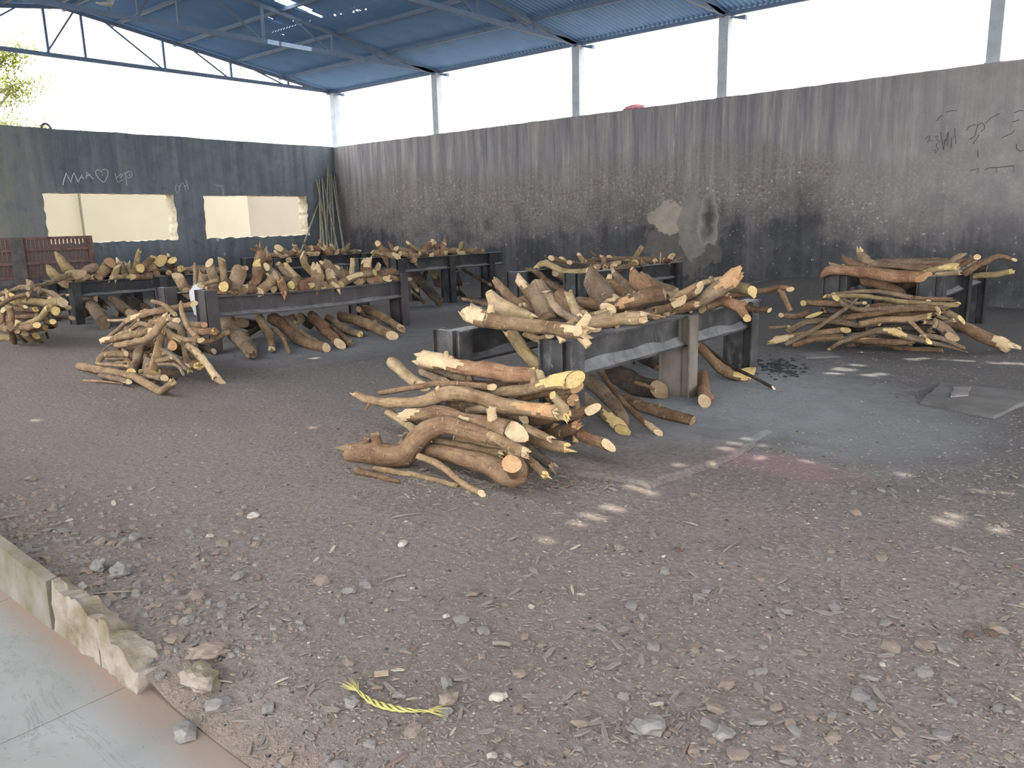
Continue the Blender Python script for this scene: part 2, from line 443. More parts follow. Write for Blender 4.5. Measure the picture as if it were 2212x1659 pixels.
M['sack'] = simple('white_plastic_sack', (0.360,0.348,0.360), (0.468,0.450,0.468), 4, 0.6, 0.3)
M['straw'] = simple('yellow_straw', (0.312,0.282,0.084), (0.444,0.408,0.168), 25, 0.8, 0.2)
M['drystraw'] = simple('dry_straw', (0.187,0.165,0.116), (0.286,0.259,0.193), 25, 0.85, 0.2)
M['dove'] = simple('dove_feathers', (0.350,0.350,0.364), (0.476,0.469,0.476), 9, 0.8, 0.2)
M['redcloth'] = simple('faded_red_cloth', (0.55,0.18,0.22), (0.75,0.38,0.42), 9, 0.9, 0.3)
M['card'] = simple('printed_wrapper', (0.312,0.204,0.132), (0.396,0.330,0.228), 60, 0.8, 0.1)
M['redleaf'] = simple('dry_red_leaf', (0.121,0.086,0.070), (0.171,0.126,0.105), 30, 0.9, 0.1)
M['char'] = simple('charcoal', (0.016,0.016,0.017), (0.05,0.05,0.052), 20, 0.8, 0.4)
M['trunk'] = simple('tree_bark', (0.16,0.12,0.08), (0.30,0.24,0.17), 12, 0.9, 0.4)
def leaf_mat():
    t = NT('sunlit_leaves'); info = t.noise(t.pos(), 6, 2)
    c = t.ramp(info, [(0.3, (0.125,0.150,0.026)), (0.7, (0.20,0.225,0.055))])
    tr = t.n('BsdfTranslucent'); t.l(c, tr.inputs[0])
    mx = t.n('MixShader'); mx.inputs[0].default_value = 0.5
    t.l(t.b.outputs[0], mx.inputs[1]); t.l(tr.outputs[0], mx.inputs[2])
    t.l(mx.outputs[0], t.t.nodes['Material Output'].inputs[0])
    return t.color(c)
M['leaf'] = leaf_mat()
M['dryleaf'] = simple('dry_reddish_leaves', (0.36,0.20,0.15), (0.52,0.34,0.26), 20, 0.9, 0.2)

# ------------------------------------------------------------------ the shed: floor
def grid_floor():
    xs = []
    x = -0.6
    while x < 30:
        xs.append(x); x += 0.05 if 14.2 < x < 20.5 else (0.12 if x < 24 else 0.6)
    ys = []
    y = -14.05
    while y < 0.05:
        ys.append(y); y += 0.045 if y < -9.5 else 0.11
    v = [(a, b, gz(a, b)) for b in ys for a in xs]
    n = len(xs)
    f = [(j*n+i, j*n+i+1, (j+1)*n+i+1, (j+1)*n+i) for j in range(len(ys)-1) for i in range(n-1)]
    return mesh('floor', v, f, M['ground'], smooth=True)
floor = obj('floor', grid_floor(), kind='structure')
setp(floor, 'brown grey dirt floor strewn with stones and wood chips', 'floor')
g = MB(); g.add([(-60,0.02,-0.12),(60,0.02,-0.12),(60,60,-0.12),(-60,60,-0.12)], [(0,1,2,3)])
g.add([(-60,-60,-0.12),(-0.55,-60,-0.12),(-0.55,0.02,-0.12),(-60,0.02,-0.12)], [(0,1,2,3)])
g.add([(-0.55,-60,-0.125),(60,-60,-0.125),(60,-14.05,-0.125),(-0.55,-14.05,-0.125)], [(0,1,2,3)])
g.add([(29.9,-14.05,-0.03),(60,-14.05,-0.03),(60,0.02,-0.03),(29.9,0.02,-0.03)], [(0,1,2,3)])
M['yard'] = simple('pale_yard_earth', (0.20,0.18,0.145), (0.26,0.235,0.19), 1.0, 0.95, 0.2)
obj('floor_yard', g.me('floor_yard', M['yard']), label='pale earth of the yard outside the shed', cat='ground', kind='structure')

# walkway tiles
wk = empty('floor_walkway', (16.6,-14.6,-0.10), 'dusty green grey marble tile walkway below the broken kerb', 'floor', kind='structure')
for i in range(-6, 6):
    for j in range(3):
        x0 = 16.65+i*1.2; y1 = -14.09-j*0.62
        b = MB(); b.box(x0+0.0025-16.6, x0+1.1975-16.6, y1-0.6175+14.6, y1+(0.16 if j == 0 else -0.0025)+14.6, -0.02, random.uniform(-0.001,0.001))
        obj('paving_tile', b.me('paving_tile', M['tile']), wk)

# ------------------------------------------------------------------ walls
HW = 3.9
def hole_wall(name, y0, y1, z0, z1, holes, x0, x1, mats):
    """upright wall in the YZ plane with ragged openings"""
    bm = bmesh.new()
    def loop(pts):
        vs = [bm.verts.new((x0, a, b)) for a, b in pts]
        return [bm.edges.new((vs[i], vs[(i+1) % len(vs)])) for i in range(len(vs))]
    es = []
    top = []
    n = 60
    outer = [(y0, z0), (y1, z0)] + [(y1+(y0-y1)*i/n, z1+random.uniform(-0.012,0.012)) for i in range(n+1)]
    es += loop(outer)
    for hpts in holes: es += loop(hpts)
    r = bmesh.ops.triangle_fill(bm, use_beauty=True, edges=es)
    faces = [q for q in r['geom'] if isinstance(q, bmesh.types.BMFace)]
    bmesh.ops.recalc_face_normals(bm, faces=faces)
    ex = bmesh.ops.extrude_face_region(bm, geom=faces)
    nv = [q for q in ex['geom'] if isinstance(q, bmesh.types.BMVert)]
    bmesh.ops.translate(bm, verts=nv, vec=(x1-x0, 0, 0))
    bmesh.ops.recalc_face_normals(bm, faces=bm.faces[:])
    me = bpy.data.meshes.new(name); 
    for m in mats: me.materials.append(m)
    for f in bm.faces:
        if abs(f.normal.x) < 0.5:
            c = f.calc_center_median()
            if z0+0.2 < c.z < z1-0.2: f.material_index = 1
    bm.to_mesh(me); bm.free()
    return me

def ragged(y0, y1, z0, z1, amp=0.02, st=0.09):
    pts = []
    def seg(a, b, am):
        L = math.dist(a, b); k = max(2, int(L/st))
        for i in range(k):
            t = i/k; pts.append((a[0]+(b[0]-a[0])*t+random.uniform(-am, am), a[1]+(b[1]-a[1])*t+random.uniform(-am, am)))
    seg((y0,z0),(y1,z0),amp); seg((y1,z0),(y1,z1),amp*1.3); seg((y1,z1),(y0,z1),amp*0.4); seg((y0,z1),(y0,z0),amp)
    return pts
h1 = ragged(-8.12, -5.08, 1.37, 2.50); h2 = ragged(-4.30, -1.10, 1.37, 2.48, 0.025)
wl = obj('wall_left', hole_wall('wall_left', -26, 0.25, -0.15, HW, [h1, h2], 0.0, -0.42, [M['wallL'], M['jamb']]), kind='structure',
         label='soot stained gable wall with two wide ragged openings', cat='wall')

def wall_right():
    xs = np.arange(0, 30.01, 0.12); zs = np.linspace(-0.15, HW, 30); v = []; f = []
    n = len(xs)
    for z in zs:
        for x in xs:
            dz = 0.014*noise.noise((x*3, 9.2, 1)) if z > HW-0.01 else 0
            v.append((x, 0.012*noise.noise((x*1.3, z*1.3, 4)), z+dz))
    for j in range(len(zs)-1):
        for i in range(n-1): f.append((j*n+i, j*n+i+1, (j+1)*n+i+1, (j+1)*n+i))
    t0 = (len(zs)-1)*n; b = len(v)
    for x in xs: v.append((x, 0.25, HW+0.01*noise.noise((x*3, 5, 1))))
    for i in range(n-1): f.append((t0+i, t0+i+1, b+i+1, b+i))
    c = len(v)
    for x in xs: v.append((x, 0.25, -0.15))
    for i in range(n-1): f.append((b+i, b+i+1, c+i+1, c+i))
    return mesh('wall_right', v, f, M['wallR'])
wr = obj('wall_right', wall_right(), kind='structure', label='long soot streaked plaster wall behind the pyre frames', cat='wall')

# wall beyond the openings: cream boundary wall in the sun, in three bays
def outer(yA, yB, x, mat, lab):
    b = MB(); b.box(x-0.2, x, yA, yB, -0.12, 3.1)
    b.box(x-0.24, x+0.04, yA, yB, 3.1, 3.2)
    return obj('wall_outer', b.me('wall_outer', mat), label=lab, cat='wall', kind='structure')
yA = at(180, 470, 'X', -5.0).y; yB = at(538, 470, 'X', -5.0).y
outer(-26, yA, -5.12, M['outer'], 'cream boundary wall bay beyond the slatted iron rack')
outer(yA, yB, -5.0, M['outer'], 'sunlit cream boundary wall bay seen through both openings')
outer(yB, 9, -5.25, M['outer_shaded'], 'cream boundary wall bay with painted-in shade seen beside bamboo poles')

# chalk and pencil writing
def strokes(name, polys, origin, mapf, r, mat, parent):
    b = MB()
    for pl in polys:
        P = [mapf(*q) for q in pl]
        b.tube(P, r, 4)
    obj(name, b.me(name, mat), parent)
def mL(zx, zy): return at(80+zx/5.53, 340+zy/5.53, 'X', 0.004)
CH = [[(312,330),(322,270),(350,190),(375,240),(405,295),(420,240),(440,185),(465,240),(498,300)],
      [(500,278),(520,240),(535,205),(545,240),(556,262)], [(508,245),(552,238)],
      [(585,252),(595,210),(590,172),(620,205),(645,230),(676,260)], [(588,222),(640,205)]]
hrt = [(795,300),(770,280),(735,250),(705,205),(698,170),(715,150),(745,150),(762,172),(775,150),(810,138),(840,150),(850,185),(840,230),(815,280),(795,300)]
EP = [[(935,190),(945,240),(962,300),(990,285),(1025,265)], [(945,245),(985,215),(1010,195),(1025,205),(1010,230),(985,250)], [(1045,175),(1060,215),(1072,330)],
      [(1060,190),(1090,165),(1125,170),(1138,205),(1120,240),(1085,245),(1075,225)], [(1095,190),(1110,200),(1100,225)]]
OA = [[(1665,320),(1650,370),(1660,410),(1690,415),(1705,385),(1700,350),(1680,345)], [(1700,350),(1735,300)], [(1745,300),(1765,350),(1780,410)], [(1780,280),(1800,340),(1805,385)], [(1750,350),(1800,330)]]
strokes('chalk_letter', CH[:1], None, mL, 0.011, M['chalk'], wl)
strokes('chalk_letter', CH[1:3], None, mL, 0.008, M['chalk'], wl)
strokes('chalk_letter', CH[3:5], None, mL, 0.008, M['chalk'], wl)
strokes('chalk_heart', [hrt, [(765,170),(778,180)], [(778,215),(790,210)]], None, mL, 0.007, M['chalk'], wl)
strokes('chalk_letter', EP[:2], None, mL, 0.006, M['chalk'], wl)
strokes('chalk_letter', EP[2:], None, mL, 0.006, M['chalk'], wl)
strokes('chalk_scribble', OA, None, mL, 0.005, M['chalk'], wl)
def mR(zx, zy): return at(1850+zx/6.11, 180+zy/6.11, 'Y', -0.012)
SCR = [[[(910,740),(935,700),(970,690),(960,740),(930,780),(990,750)]], [[(1035,715),(1060,690),(1080,710),(1060,740),(1100,770),(1060,800),(1055,850),(1090,860)], [(1020,890),(1080,870),(1040,920)]],
       [[(1110,640),(1150,880)], [(1170,740),(1150,880)], [(1210,640),(1180,760)], [(1215,650),(1195,830)], [(1255,720),(1250,840),(1240,860)], [(1300,590),(1310,800)]],
       [[(1450,620),(1490,570),(1560,545),(1600,560),(1560,700),(1490,740)], [(1600,560),(1650,520),(1690,550),(1690,600),(1640,640)]],
       [[(1700,530),(1780,450),(1890,400)], [(1620,680),(1540,800)]], [[(1920,720),(2050,660),(2090,610)]], [[(2080,390),(2150,360),(2205,360)], [(2060,510),(2150,480)]],
       [[(2110,800),(2120,870),(2160,895),(2205,885)]], [[(1705,1140),(1760,1110),(1870,1110),(2080,1085),(2075,1170)], [(1850,1110),(1845,1180)]], [[(1600,880),(1605,970)], [(1500,1150),(1620,1120),(1590,1190)]],
       [[(1180,380),(1250,360),(1330,360)], [(1060,500),(1100,440),(1130,425)]]]
for s in SCR: strokes('pencil_scribble', s, None, mR, 0.0045, M['pencil'], wr)

# ------------------------------------------------------------------ columns on the walls
COLX = [(0.08,0.08), (4.28,0.125), (8.76,0.125), (12.28,0.125), (16.92,0.125), (21.4,0.125), (25.8,0.125)]
labs = ['concrete roof column standing in the corner of the two walls', 'concrete roof column on the long wall, next to the corner column', 'concrete roof column on the long wall beside the dry shoots',
        'concrete roof column on the long wall beside the red cloth', 'concrete roof column on the long wall above the pencil scribbles', 'concrete roof column on the long wall past the scribbles', 'concrete roof column at the open end of the long wall']
for (x, y), lb in zip(COLX, labs):
    c = empty('concrete_column', (x, y, HW), lb, 'column', 'concrete columns on the long wall')
    b = MB(); w = 0.1
    b.box(-w, w, -w, w, -0.02, 1.50); b.box(-w-0.015, w+0.015, -w-0.01, w+0.01, -0.02, 0.02)
    obj('shaft', b.me('shaft', M['concrete']), c)
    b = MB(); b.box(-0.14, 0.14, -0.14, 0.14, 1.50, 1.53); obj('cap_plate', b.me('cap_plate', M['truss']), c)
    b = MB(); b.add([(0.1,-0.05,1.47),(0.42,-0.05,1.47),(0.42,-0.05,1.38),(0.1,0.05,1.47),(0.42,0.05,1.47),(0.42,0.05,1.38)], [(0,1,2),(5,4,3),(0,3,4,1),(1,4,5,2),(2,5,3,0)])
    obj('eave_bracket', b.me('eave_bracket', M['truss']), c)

# ------------------------------------------------------------------ roof
SL = 0.150; RZ = 5.50; RIDGE = -7.2
def rz(y): return RZ - SL*y if y > RIDGE else RZ + SL*(y+14.4)
tl = ['steel roof truss at the gable end above the two openings', 'steel roof truss beside the torn roof slot', 'steel roof truss over the column by the dry shoots',
      'steel roof truss over the column by the red cloth', 'steel roof truss over the column above the pencil scribbles', 'steel roof truss past the scribbled wall', 'steel roof truss at the open end of the shed']
for (cx, cy), lb in zip(COLX, tl):
    x = max(cx, 0.0) if cx > 1 else 0.0
    t = empty('roof_truss', (x, -0.1, 5.43), lb, 'truss', 'steel roof trusses')
    o = Vector((x, -0.1, 5.43))
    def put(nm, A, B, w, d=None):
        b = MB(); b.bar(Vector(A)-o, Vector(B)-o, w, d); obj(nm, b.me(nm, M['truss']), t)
    put('bottom_chord', (x,0.1,5.46), (x,-14.5,5.46), 0.06, 0.09)
    put('top_chord', (x,0.15,rz(0.15)-0.08), (x,RIDGE,rz(RIDGE)-0.08), 0.06, 0.08)
    put('top_chord', (x,-14.55,rz(-14.55)-0.08), (x,RIDGE,rz(RIDGE)-0.08), 0.06, 0.08)
    VY = [-1.42, -3.16, -4.95, -6.81]
    for q in VY + [-14.4-a for a in VY]:
        put('truss_post', (x,q,5.5), (x,q,rz(q)-0.08), 0.05)
    DG = [(-1.60,-2.55), (-3.30,-4.2), (-5.05,-6.30), (-7.62,-6.95)]
    for a, bb in DG:
        put('truss_brace', (x,a,5.5), (x,bb,rz(bb)-0.09), 0.035)
        if a > -7: put('truss_brace', (x,-14.4-a,5.5), (x,-14.4-bb,rz(-14.4-bb)-0.09), 0.035)
for i, y in enumerate([0.12, -1.5, -3.0, -4.5, -6.0, -7.05, -7.35, -8.4, -9.9, -11.4, -12.9, -14.45]):
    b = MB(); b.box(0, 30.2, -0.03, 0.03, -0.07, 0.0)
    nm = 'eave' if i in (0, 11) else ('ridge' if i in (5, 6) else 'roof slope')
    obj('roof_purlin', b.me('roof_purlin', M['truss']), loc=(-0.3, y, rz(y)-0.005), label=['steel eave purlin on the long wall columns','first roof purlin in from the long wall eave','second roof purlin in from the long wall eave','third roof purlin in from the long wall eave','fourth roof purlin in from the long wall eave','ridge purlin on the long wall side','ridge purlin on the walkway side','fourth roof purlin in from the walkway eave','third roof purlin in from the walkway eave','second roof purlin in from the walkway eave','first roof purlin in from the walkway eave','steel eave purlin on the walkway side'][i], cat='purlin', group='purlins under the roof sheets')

ceil = empty('ceiling', (0,0,0), 'dark corrugated roof seen from below, its blue grey tint painted-in glare', 'roof', kind='structure')
PITCH_W = 0.11; NW = 7; SW = PITCH_W*NW
def sheet_mesh(y0, y1, holes=(), drop=0.0):
    """corrugated sheet: waves across X, running down the slope; holes = (x0,x1,y0,y1) local gaps"""
    nx = NW*6; ys = sorted(set([y0, y1] + [h for q in holes for h in q[2:]]))
    ys = [y for y in ys if min(y0,y1) <= y <= max(y0,y1)]
    yy = []
    for a, b in zip(ys, ys[1:]):
        k = max(1, int(abs(b-a)/0.45)); yy += [a+(b-a)*i/k for i in range(k)]
    yy.append(ys[-1]); v = []; f = []
    for y in yy:
        for i in range(nx+2):
            x = i*SW/nx
            v.append((x, y, rz(y)+0.02+0.018*math.cos(2*math.pi*x/PITCH_W)-drop))
    n = nx+2
    for j in range(len(yy)-1):
        cy = (yy[j]+yy[j+1])/2
        for i in range(n-1):
            cx = (i+0.5)*SW/nx
            if any(h[0] <= cx <= h[1] and min(h[2:]) < cy < max(h[2:]) for h in holes): continue
            f.append((j*n+i, j*n+i+1, (j+1)*n+i+1, (j+1)*n+i))
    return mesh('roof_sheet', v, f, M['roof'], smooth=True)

# sun patches on the floor -> the gaps in the sheets that let them through
spots = [(2067,1114,.10,.07),(2048,1127,.10,.06),(2152,1141,.11,.07),(1372,1056,.14,.05),(1408,1066,.08,.04),(1458,1016,.08,.05),(1537,1010,.08,.05),
         (1560,980,.09,.05),(1585,970,.10,.05),(1612,960,.13,.05),(1645,967,.07,.05),(1645,994,.10,.07),(1705,988,.07,.03),(1740,1000,.07,.03),(1800,1012,.08,.03),(1835,1012,.07,.04),
         (1957,1024,.08,.05),(2120,1060,.07,.03),(2168,1064,.08,.03),(1285,1114,.14,.05),(1325,1096,.14,.05),(1250,1130,.10,.04),(1180,1166,.08,.04),
         (1800,808,.10,.05),(1825,800,.16,.07),(1850,792,.10,.05),(1875,813,.10,.06),(1905,811,.09,.06),
         (1972,776,.09,.07),(2000,774,.11,.07),(2030,775,.11,.07),(2075,779,.10,.07),(2105,781,.11,.07),(2132,783,.10,.07),(2150,786,.07,.05),(2178,787,.10,.07),(2205,789,.11,.07),
         (1845,763,.06,.05),(1868,763,.07,.06),(680,775,.07,.06),(75,907,.12,.05),(672,925,.06,.04)]
holes = {}
def add_hole(x, y, wx, wy):
    i = math.floor((x+0.35)/SW); x0 = -0.35+i*SW; lx = x-x0
    seg = None
    for k, (a, b) in enumerate(SEGS):
        if min(a,b) <= y < max(a,b): seg = k
    if seg is None: return
    holes.setdefault((i, seg), []).append((lx-wx/2, lx+wx/2, y-wy/2, y+wy/2))
SEGS = [(0.28,-3.7), (-3.7,-7.2), (-7.2,-10.8), (-10.8,-14.75)]
for px, py, a, b in spots:
    G = at(px, py, 'Z', 0.0)
    t = 6.0/TOSUN.z
    for _ in range(8):
        P = G+TOSUN*t; t += (rz(P.y)+0.02-P.z)/(TOSUN.z)
    add_hole(P.x, P.y, a*(1.35 if py < 830 else 1.0), b*(1.9 if py < 830 else 1.25))
# the torn slot, slits and pinholes seen in the sheets
for (xx, yy_, wx, wy) in [(4.70,-3.86,0.10,0.40),(4.74,-4.25,0.24,0.40),(4.70,-4.62,0.34,0.36),(5.02,-3.62,0.05,0.05),(5.20,-3.62,0.03,0.04),(5.30,-3.55,0.04,0.03),
                          (5.55,-3.55,0.05,0.03),(5.72,-3.55,0.10,0.05),(5.9,-3.5,0.03,0.03),(3.55,-4.30,0.06,0.20),(3.54,-4.0,0.035,0.16),(3.50,-3.86,0.03,0.10),
                          (2.9,-3.5,0.03,0.06),(3.1,-3.3,0.02,0.05),(2.05,-3.47,0.02,0.30),(2.15,-3.34,0.13,0.012),(3.9,-3.9,0.02,0.02),(4.4,-3.3,0.02,0.03),(4.3,-3.45,0.02,0.02)]:
    add_hole(xx, yy_, wx, wy)
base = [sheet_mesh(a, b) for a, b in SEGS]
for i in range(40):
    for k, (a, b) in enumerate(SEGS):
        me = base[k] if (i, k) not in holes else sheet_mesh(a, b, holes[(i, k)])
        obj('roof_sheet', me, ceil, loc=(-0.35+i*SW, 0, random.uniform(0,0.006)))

# unseen low roof added over the walkway to shade the bright foreground
b = MB(); b.box(-2, 36, -18.6, -15.2, 3.45, 3.58)
obj('ceiling_added_shade', b.me('ceiling_added_shade', M['concrete']), label='unseen flat concrete roof added over the tiled walkway for shade', cat='roof', kind='structure')
for x in (4, 10, 25, 31):
    b = MB(); b.box(-0.12, 0.12, -0.12, 0.12, 0, 3.57)
    obj('added_concrete_pillar', b.me('added_concrete_pillar', M['concrete']), loc=(x,-18.3,-0.12), label='square concrete pillar holding up the added veranda roof', cat='pillar', group='pillars of the added veranda roof')

# ------------------------------------------------------------------ kerb
kerb = empty('kerb', (15.2,-14.05,-0.10), 'weathered slate kerb slab with leaning end beside the marble tiles', 'kerb')
K0 = Vector((15.2,-14.05,-0.10))
for a, b, nm in ((12.2,14.35,'kerb_slab'), (14.36,15.94,'kerb_slab')):
    m = MB(); n = 16; v = []; f = []
    for i in range(n+1):
        x = a+(b-a)*i/n; dz = 0.006*noise.noise((x*6,1,1)) + (0.0 if b < 15 else -0.02*sstep(15.2,15.94,x))
        for y, z in ((-14.09,-0.12),(-14.085,0.145+dz),(-14.04,0.155+dz),(-14.035,-0.12)):
            v.append((x-K0.x, y-K0.y, z-K0.z))
    for i in range(n):
        for k in range(4): f.append((i*4+k, i*4+(k+1)%4, (i+1)*4+(k+1)%4, (i+1)*4+k))
    f += [(3,2,1,0), (n*4,n*4+1,n*4+2,n*4+3)]
    m.add(v, f); obj(nm, m.me(nm, M['kerb']), kerb)

def lump(name, cx, cy, cz, sx, sy, sz, seed, mat, sub=3, amp=0.35, rot=0, box=0.0):
    bm = bmesh.new(); bmesh.ops.create_icosphere(bm, subdivisions=sub, radius=1)
    for q in bm.verts:
        d = q.co.copy()
        if box:
            mx = max(abs(d.x),abs(d.y),abs(d.z)); d = d.lerp(d/mx, box)
        k = 1+amp*noise.noise(q.co*1.7+Vector((seed*3.1,seed,0)))+amp*0.5*noise.noise(q.co*4.5+Vector((0,seed,seed)))
        d *= k
        d = Vector((d.x*sx, d.y*sy, d.z*sz))
        c, s = math.cos(rot), math.sin(rot)
        q.co = Vector((d.x*c-d.y*s, d.x*s+d.y*c, d.z))
    me = bpy.data.meshes.new(name); bm.to_mesh(me); bm.free(); me.materials.append(mat)
    me.polygons.foreach_set('use_smooth', [sub > 3]*len(me.polygons))
    return me
# broken mortar kerb core: one long ragged block and the snapped end block
bk = empty('broken_kerb', (16.3,-14.02,-0.10), 'crumbling mortar kerb core with snapped jagged end', 'kerb')
def core(x0, x1, z0, z1, seed, wide):
    n = 26; v = []; f = []; m = 9
    for i in range(n+1):
        x = x0+(x1-x0)*i/n; t = i/n
        zt = z0+(z1-z0)*t + 0.035*noise.noise((x*9,seed,0)) + 0.02*noise.noise((x*26,seed,2))
        yf = -14.085 + 0.008*noise.noise((x*7,seed,5)); yb = -13.98+wide*t + 0.03*noise.noise((x*6,seed,9))
        for k in range(m):
            s = k/(m-1); y = yf+(yb-yf)*sstep(0.30,0.8,s)*1.0
            z = -0.12+(zt+0.12)*min(1, s/0.36) if s < 0.5 else zt-(zt+0.08)*max(0,(s-0.55)/0.45)**1.5
            j = 0.018*noise.noise((x*14, s*9, seed))
            v.append((x-16.3+j, y+14.02+j, z+0.10+j))
    for i in range(n):
        for k in range(m-1): f.append((i*m+k, (i+1)*m+k, (i+1)*m+k+1, i*m+k+1))
    f.append(tuple(range(m))); f.append(tuple(n*m+k for k in range(m))[::-1])
    return v, f
for x0, x1, z0, z1, s, w in ((15.965,16.42,0.125,0.075,1,0.02), (16.43,16.74,0.105,-0.02,2,0.05)):
    v, f = core(x0, x1, z0, z1, s, w); me = mesh('kerb_core', v, f, M['mortar']); obj('kerb_core', me, bk)
for k, (px, py, sx, sy, sz, z, mt, lb) in enumerate([(432,1435,.085,.06,.045,.02,'mortar','broken white flecked mortar lump beside the snapped kerb'), (447,1392,.075,.045,.032,.01,'stone2','flat brown lump of earth behind the broken mortar lump'),
                                    (262,1310-60,.05,.04,.035,.1,'stone1','grey block stone near the kerb slab end'),(217,1244,.035,.035,.033,.1,'stone1','rounded grey stone close behind the kerb slab')]):
    P = at(px, py, 'Z', 0.03)
    obj('rubble_lump', lump('rubble_lump', 0, 0, 0, sx, sy, sz, k+3, M[mt], 3, 0.5, k), loc=(P.x, P.y, gz(P.x,P.y)+sz*0.55), label=lb, cat='rubble')

# ------------------------------------------------------------------ slabs set in the floor
def slab(name, corners, z, th, mat, label, jag=0.03, st=0.15, crack=None):
    pts = []
    for (a, b) in zip(corners, corners[1:]+corners[:1]):
        L = math.dist(a, b); k = max(2, int(L/st))
        for i in range(k):
            t = i/k; pts.append((a[0]+(b[0]-a[0])*t+random.uniform(-jag,jag), a[1]+(b[1]-a[1])*t+random.uniform(-jag,jag)))
    c = Vector((sum(q[0] for q in pts)/len(pts), sum(q[1] for q in pts)/len(pts), 0)); n = len(pts)
    v = [(x-c.x, y-c.y, z-th) for x, y in pts]+[(x-c.x, y-c.y, z-0.018) for x, y in pts]+[((x-c.x)*0.965, (y-c.y)*0.965, z) for x, y in pts]+[(0,0,z+0.004)]
    f = []
    for i in range(n):
        j = (i+1) % n
        f += [(i,j,n+j,n+i), (n+i,n+j,2*n+j,2*n+i), (2*n+i,2*n+j,3*n)]
    return obj(name, mesh(name, v, f, mat), loc=(c.x, c.y, 0), label=label, cat='slab')
slab('cement_pad', [(15.2,-11.15),(16.4,-11.35),(17.28,-11.22),(17.42,-10.35),(17.36,-9.6),(15.2,-9.6)], 0.040, 0.1, M['ground'], 'smooth cement pad under the front steel frame, sun spots on it', 0.025)
q = [at(2030,828,'Z',0.02), at(1985,868,'Z',0.02), at(2150,902,'Z',0.02), at(2260,850,'Z',0.02)]
slab('stone_slab', [(a.x,a.y) for a in q], 0.03, 0.06, M['slab'], 'large flat grey stone slab set in the dirt floor', 0.01)
q = [at(2060,838,'Z',0.03), at(2055,860,'Z',0.03), at(2090,856,'Z',0.03), at(2098,838,'Z',0.03)]
slab('stone_slab', [(a.x,a.y) for a in q], 0.045, 0.02, M['stone1'], 'small paler stone plate on the large flat slab', 0.01)
q = [at(1712,765,'Z',0.02), at(1740,774,'Z',0.02), at(1815,772,'Z',0.02), at(1795,760,'Z',0.02)]
slab('stone_slab', [(a.x,a.y) for a in q], 0.03, 0.05, M['slab'], 'thin flat stone slab before the pile of long branches', 0.01)

# ------------------------------------------------------------------ steel pyre frames
def isec(h, w, tf, tw):
    return [(-w/2,-h/2),(w/2,-h/2),(w/2,-h/2+tf),(tw/2,-h/2+tf),(tw/2,h/2-tf),(w/2,h/2-tf),(w/2,h/2),(-w/2,h/2),(-w/2,h/2-tf),(-tw/2,h/2-tf),(-tw/2,-h/2+tf),(-w/2,-h/2+tf)]
def pyre_frame(label, xs, ys, T, far, z0=-0.06, beam_top=None, mat='steel', sag=0.0, low=None, ash=0.05):
    """two I-beams along Y on H-section posts; xs = outer faces (+X side) of the posts"""
    o = Vector((sum(xs)/2-0.15, ys[0], 0))
    fr = empty('pyre_frame', o, label, 'frame', 'steel pyre frames')
    bt = beam_top or (T-0.005, T-0.005)
    for x0 in xs:
        pf = isec(0.27, 0.145, 0.017, 0.012); n = len(pf); k = 10; v = []; f = []
        xc = x0-0.135
        for i in range(k+1):
            t = i/k; y = ys[0]+0.02+(far-ys[0]-0.02)*t; z = bt[0]+(bt[1]-bt[0])*t-0.135-sag*4*t*(1-t)
            v += [(xc+a-o.x, y-o.y, z+b-o.z) for a, b in pf]
        for i in range(k):
            for j in range(n): f.append((i*n+j, i*n+(j+1)%n, (i+1)*n+(j+1)%n, (i+1)*n+j))
        f.append(tuple(range(n))[::-1]); f.append(tuple(k*n+j for j in range(n)))
        obj('beam', mesh('beam', v, f, M[mat]), fr)
        m = MB()
        for sd in (-1, 1):
            vv = []
            for i in range(k*3+1):
                t = i/(k*3); y = ys[0]+0.09+(far-ys[0]-0.12)*t; z = bt[0]+(bt[1]-bt[0])*t-0.27-sag*4*t*(1-t)
                hgt = ash*(0.75+0.5*noise.noise((y*3.1, x0, sd))); wd = 0.066*(0.9+0.15*noise.noise((y*5, x0, sd+4)))
                vv += [(xc+sd*0.006-o.x, y-o.y, z+0.017), (xc+sd*(0.006+wd)-o.x, y-o.y, z+0.018), (xc+sd*(0.006+wd*0.55)-o.x, y-o.y, z+0.017+hgt*0.35), (xc+sd*0.006-o.x, y-o.y, z+0.017+hgt)]
            m.add(vv, [(i*4+j, i*4+j+1, i*4+j+5, i*4+j+4) for i in range(k*3) for j in range(3)])
        obj('ash_ledge', m.me('ash_ledge', M['ashy'], True), fr)
        for pi, y in enumerate(ys):
            m = MB(); a, b = z0, T + (0.0 if pi == 0 else -0.0)
            X1 = x0-o.x; Y = y-o.y
            m.box(X1-0.014, X1, Y-0.075, Y+0.075, a, b)                       # outer flange
            m.box(X1-0.30, X1-0.286, Y-0.075, Y+0.075, a, b)                  # inner flange
            m.box(X1-0.286, X1-0.014, Y-0.006, Y+0.006, a, b-0.003)           # web
            m.box(X1-0.284, X1-0.105, Y-0.045, Y-0.007, a, b-0.004)           # splice plate
            fm = None
            po = obj('post', m.me('post', M[low if (low and pi == 1) else mat]), fr)
    return fr
pyre_frame('sooty steel pyre frame on the cement pad, thick hacked logs laid across it', (16.40,15.32), (-10.74,-9.0,-7.70), 0.77, -7.45, low='steelt', mat='steelf', ash=0.085)
pyre_frame('purplish steel pyre frame with sagging beam and a white sack at its post', (10.25,9.2), (-10.02,-6.76), 0.85, -6.62, beam_top=(0.77,0.745), mat='steelp', sag=0.035)
pyre_frame('steel pyre frame beside the slatted iron rack', (4.7,3.6), (-9.48,-7.9,-6.3), 0.75, -6.1)
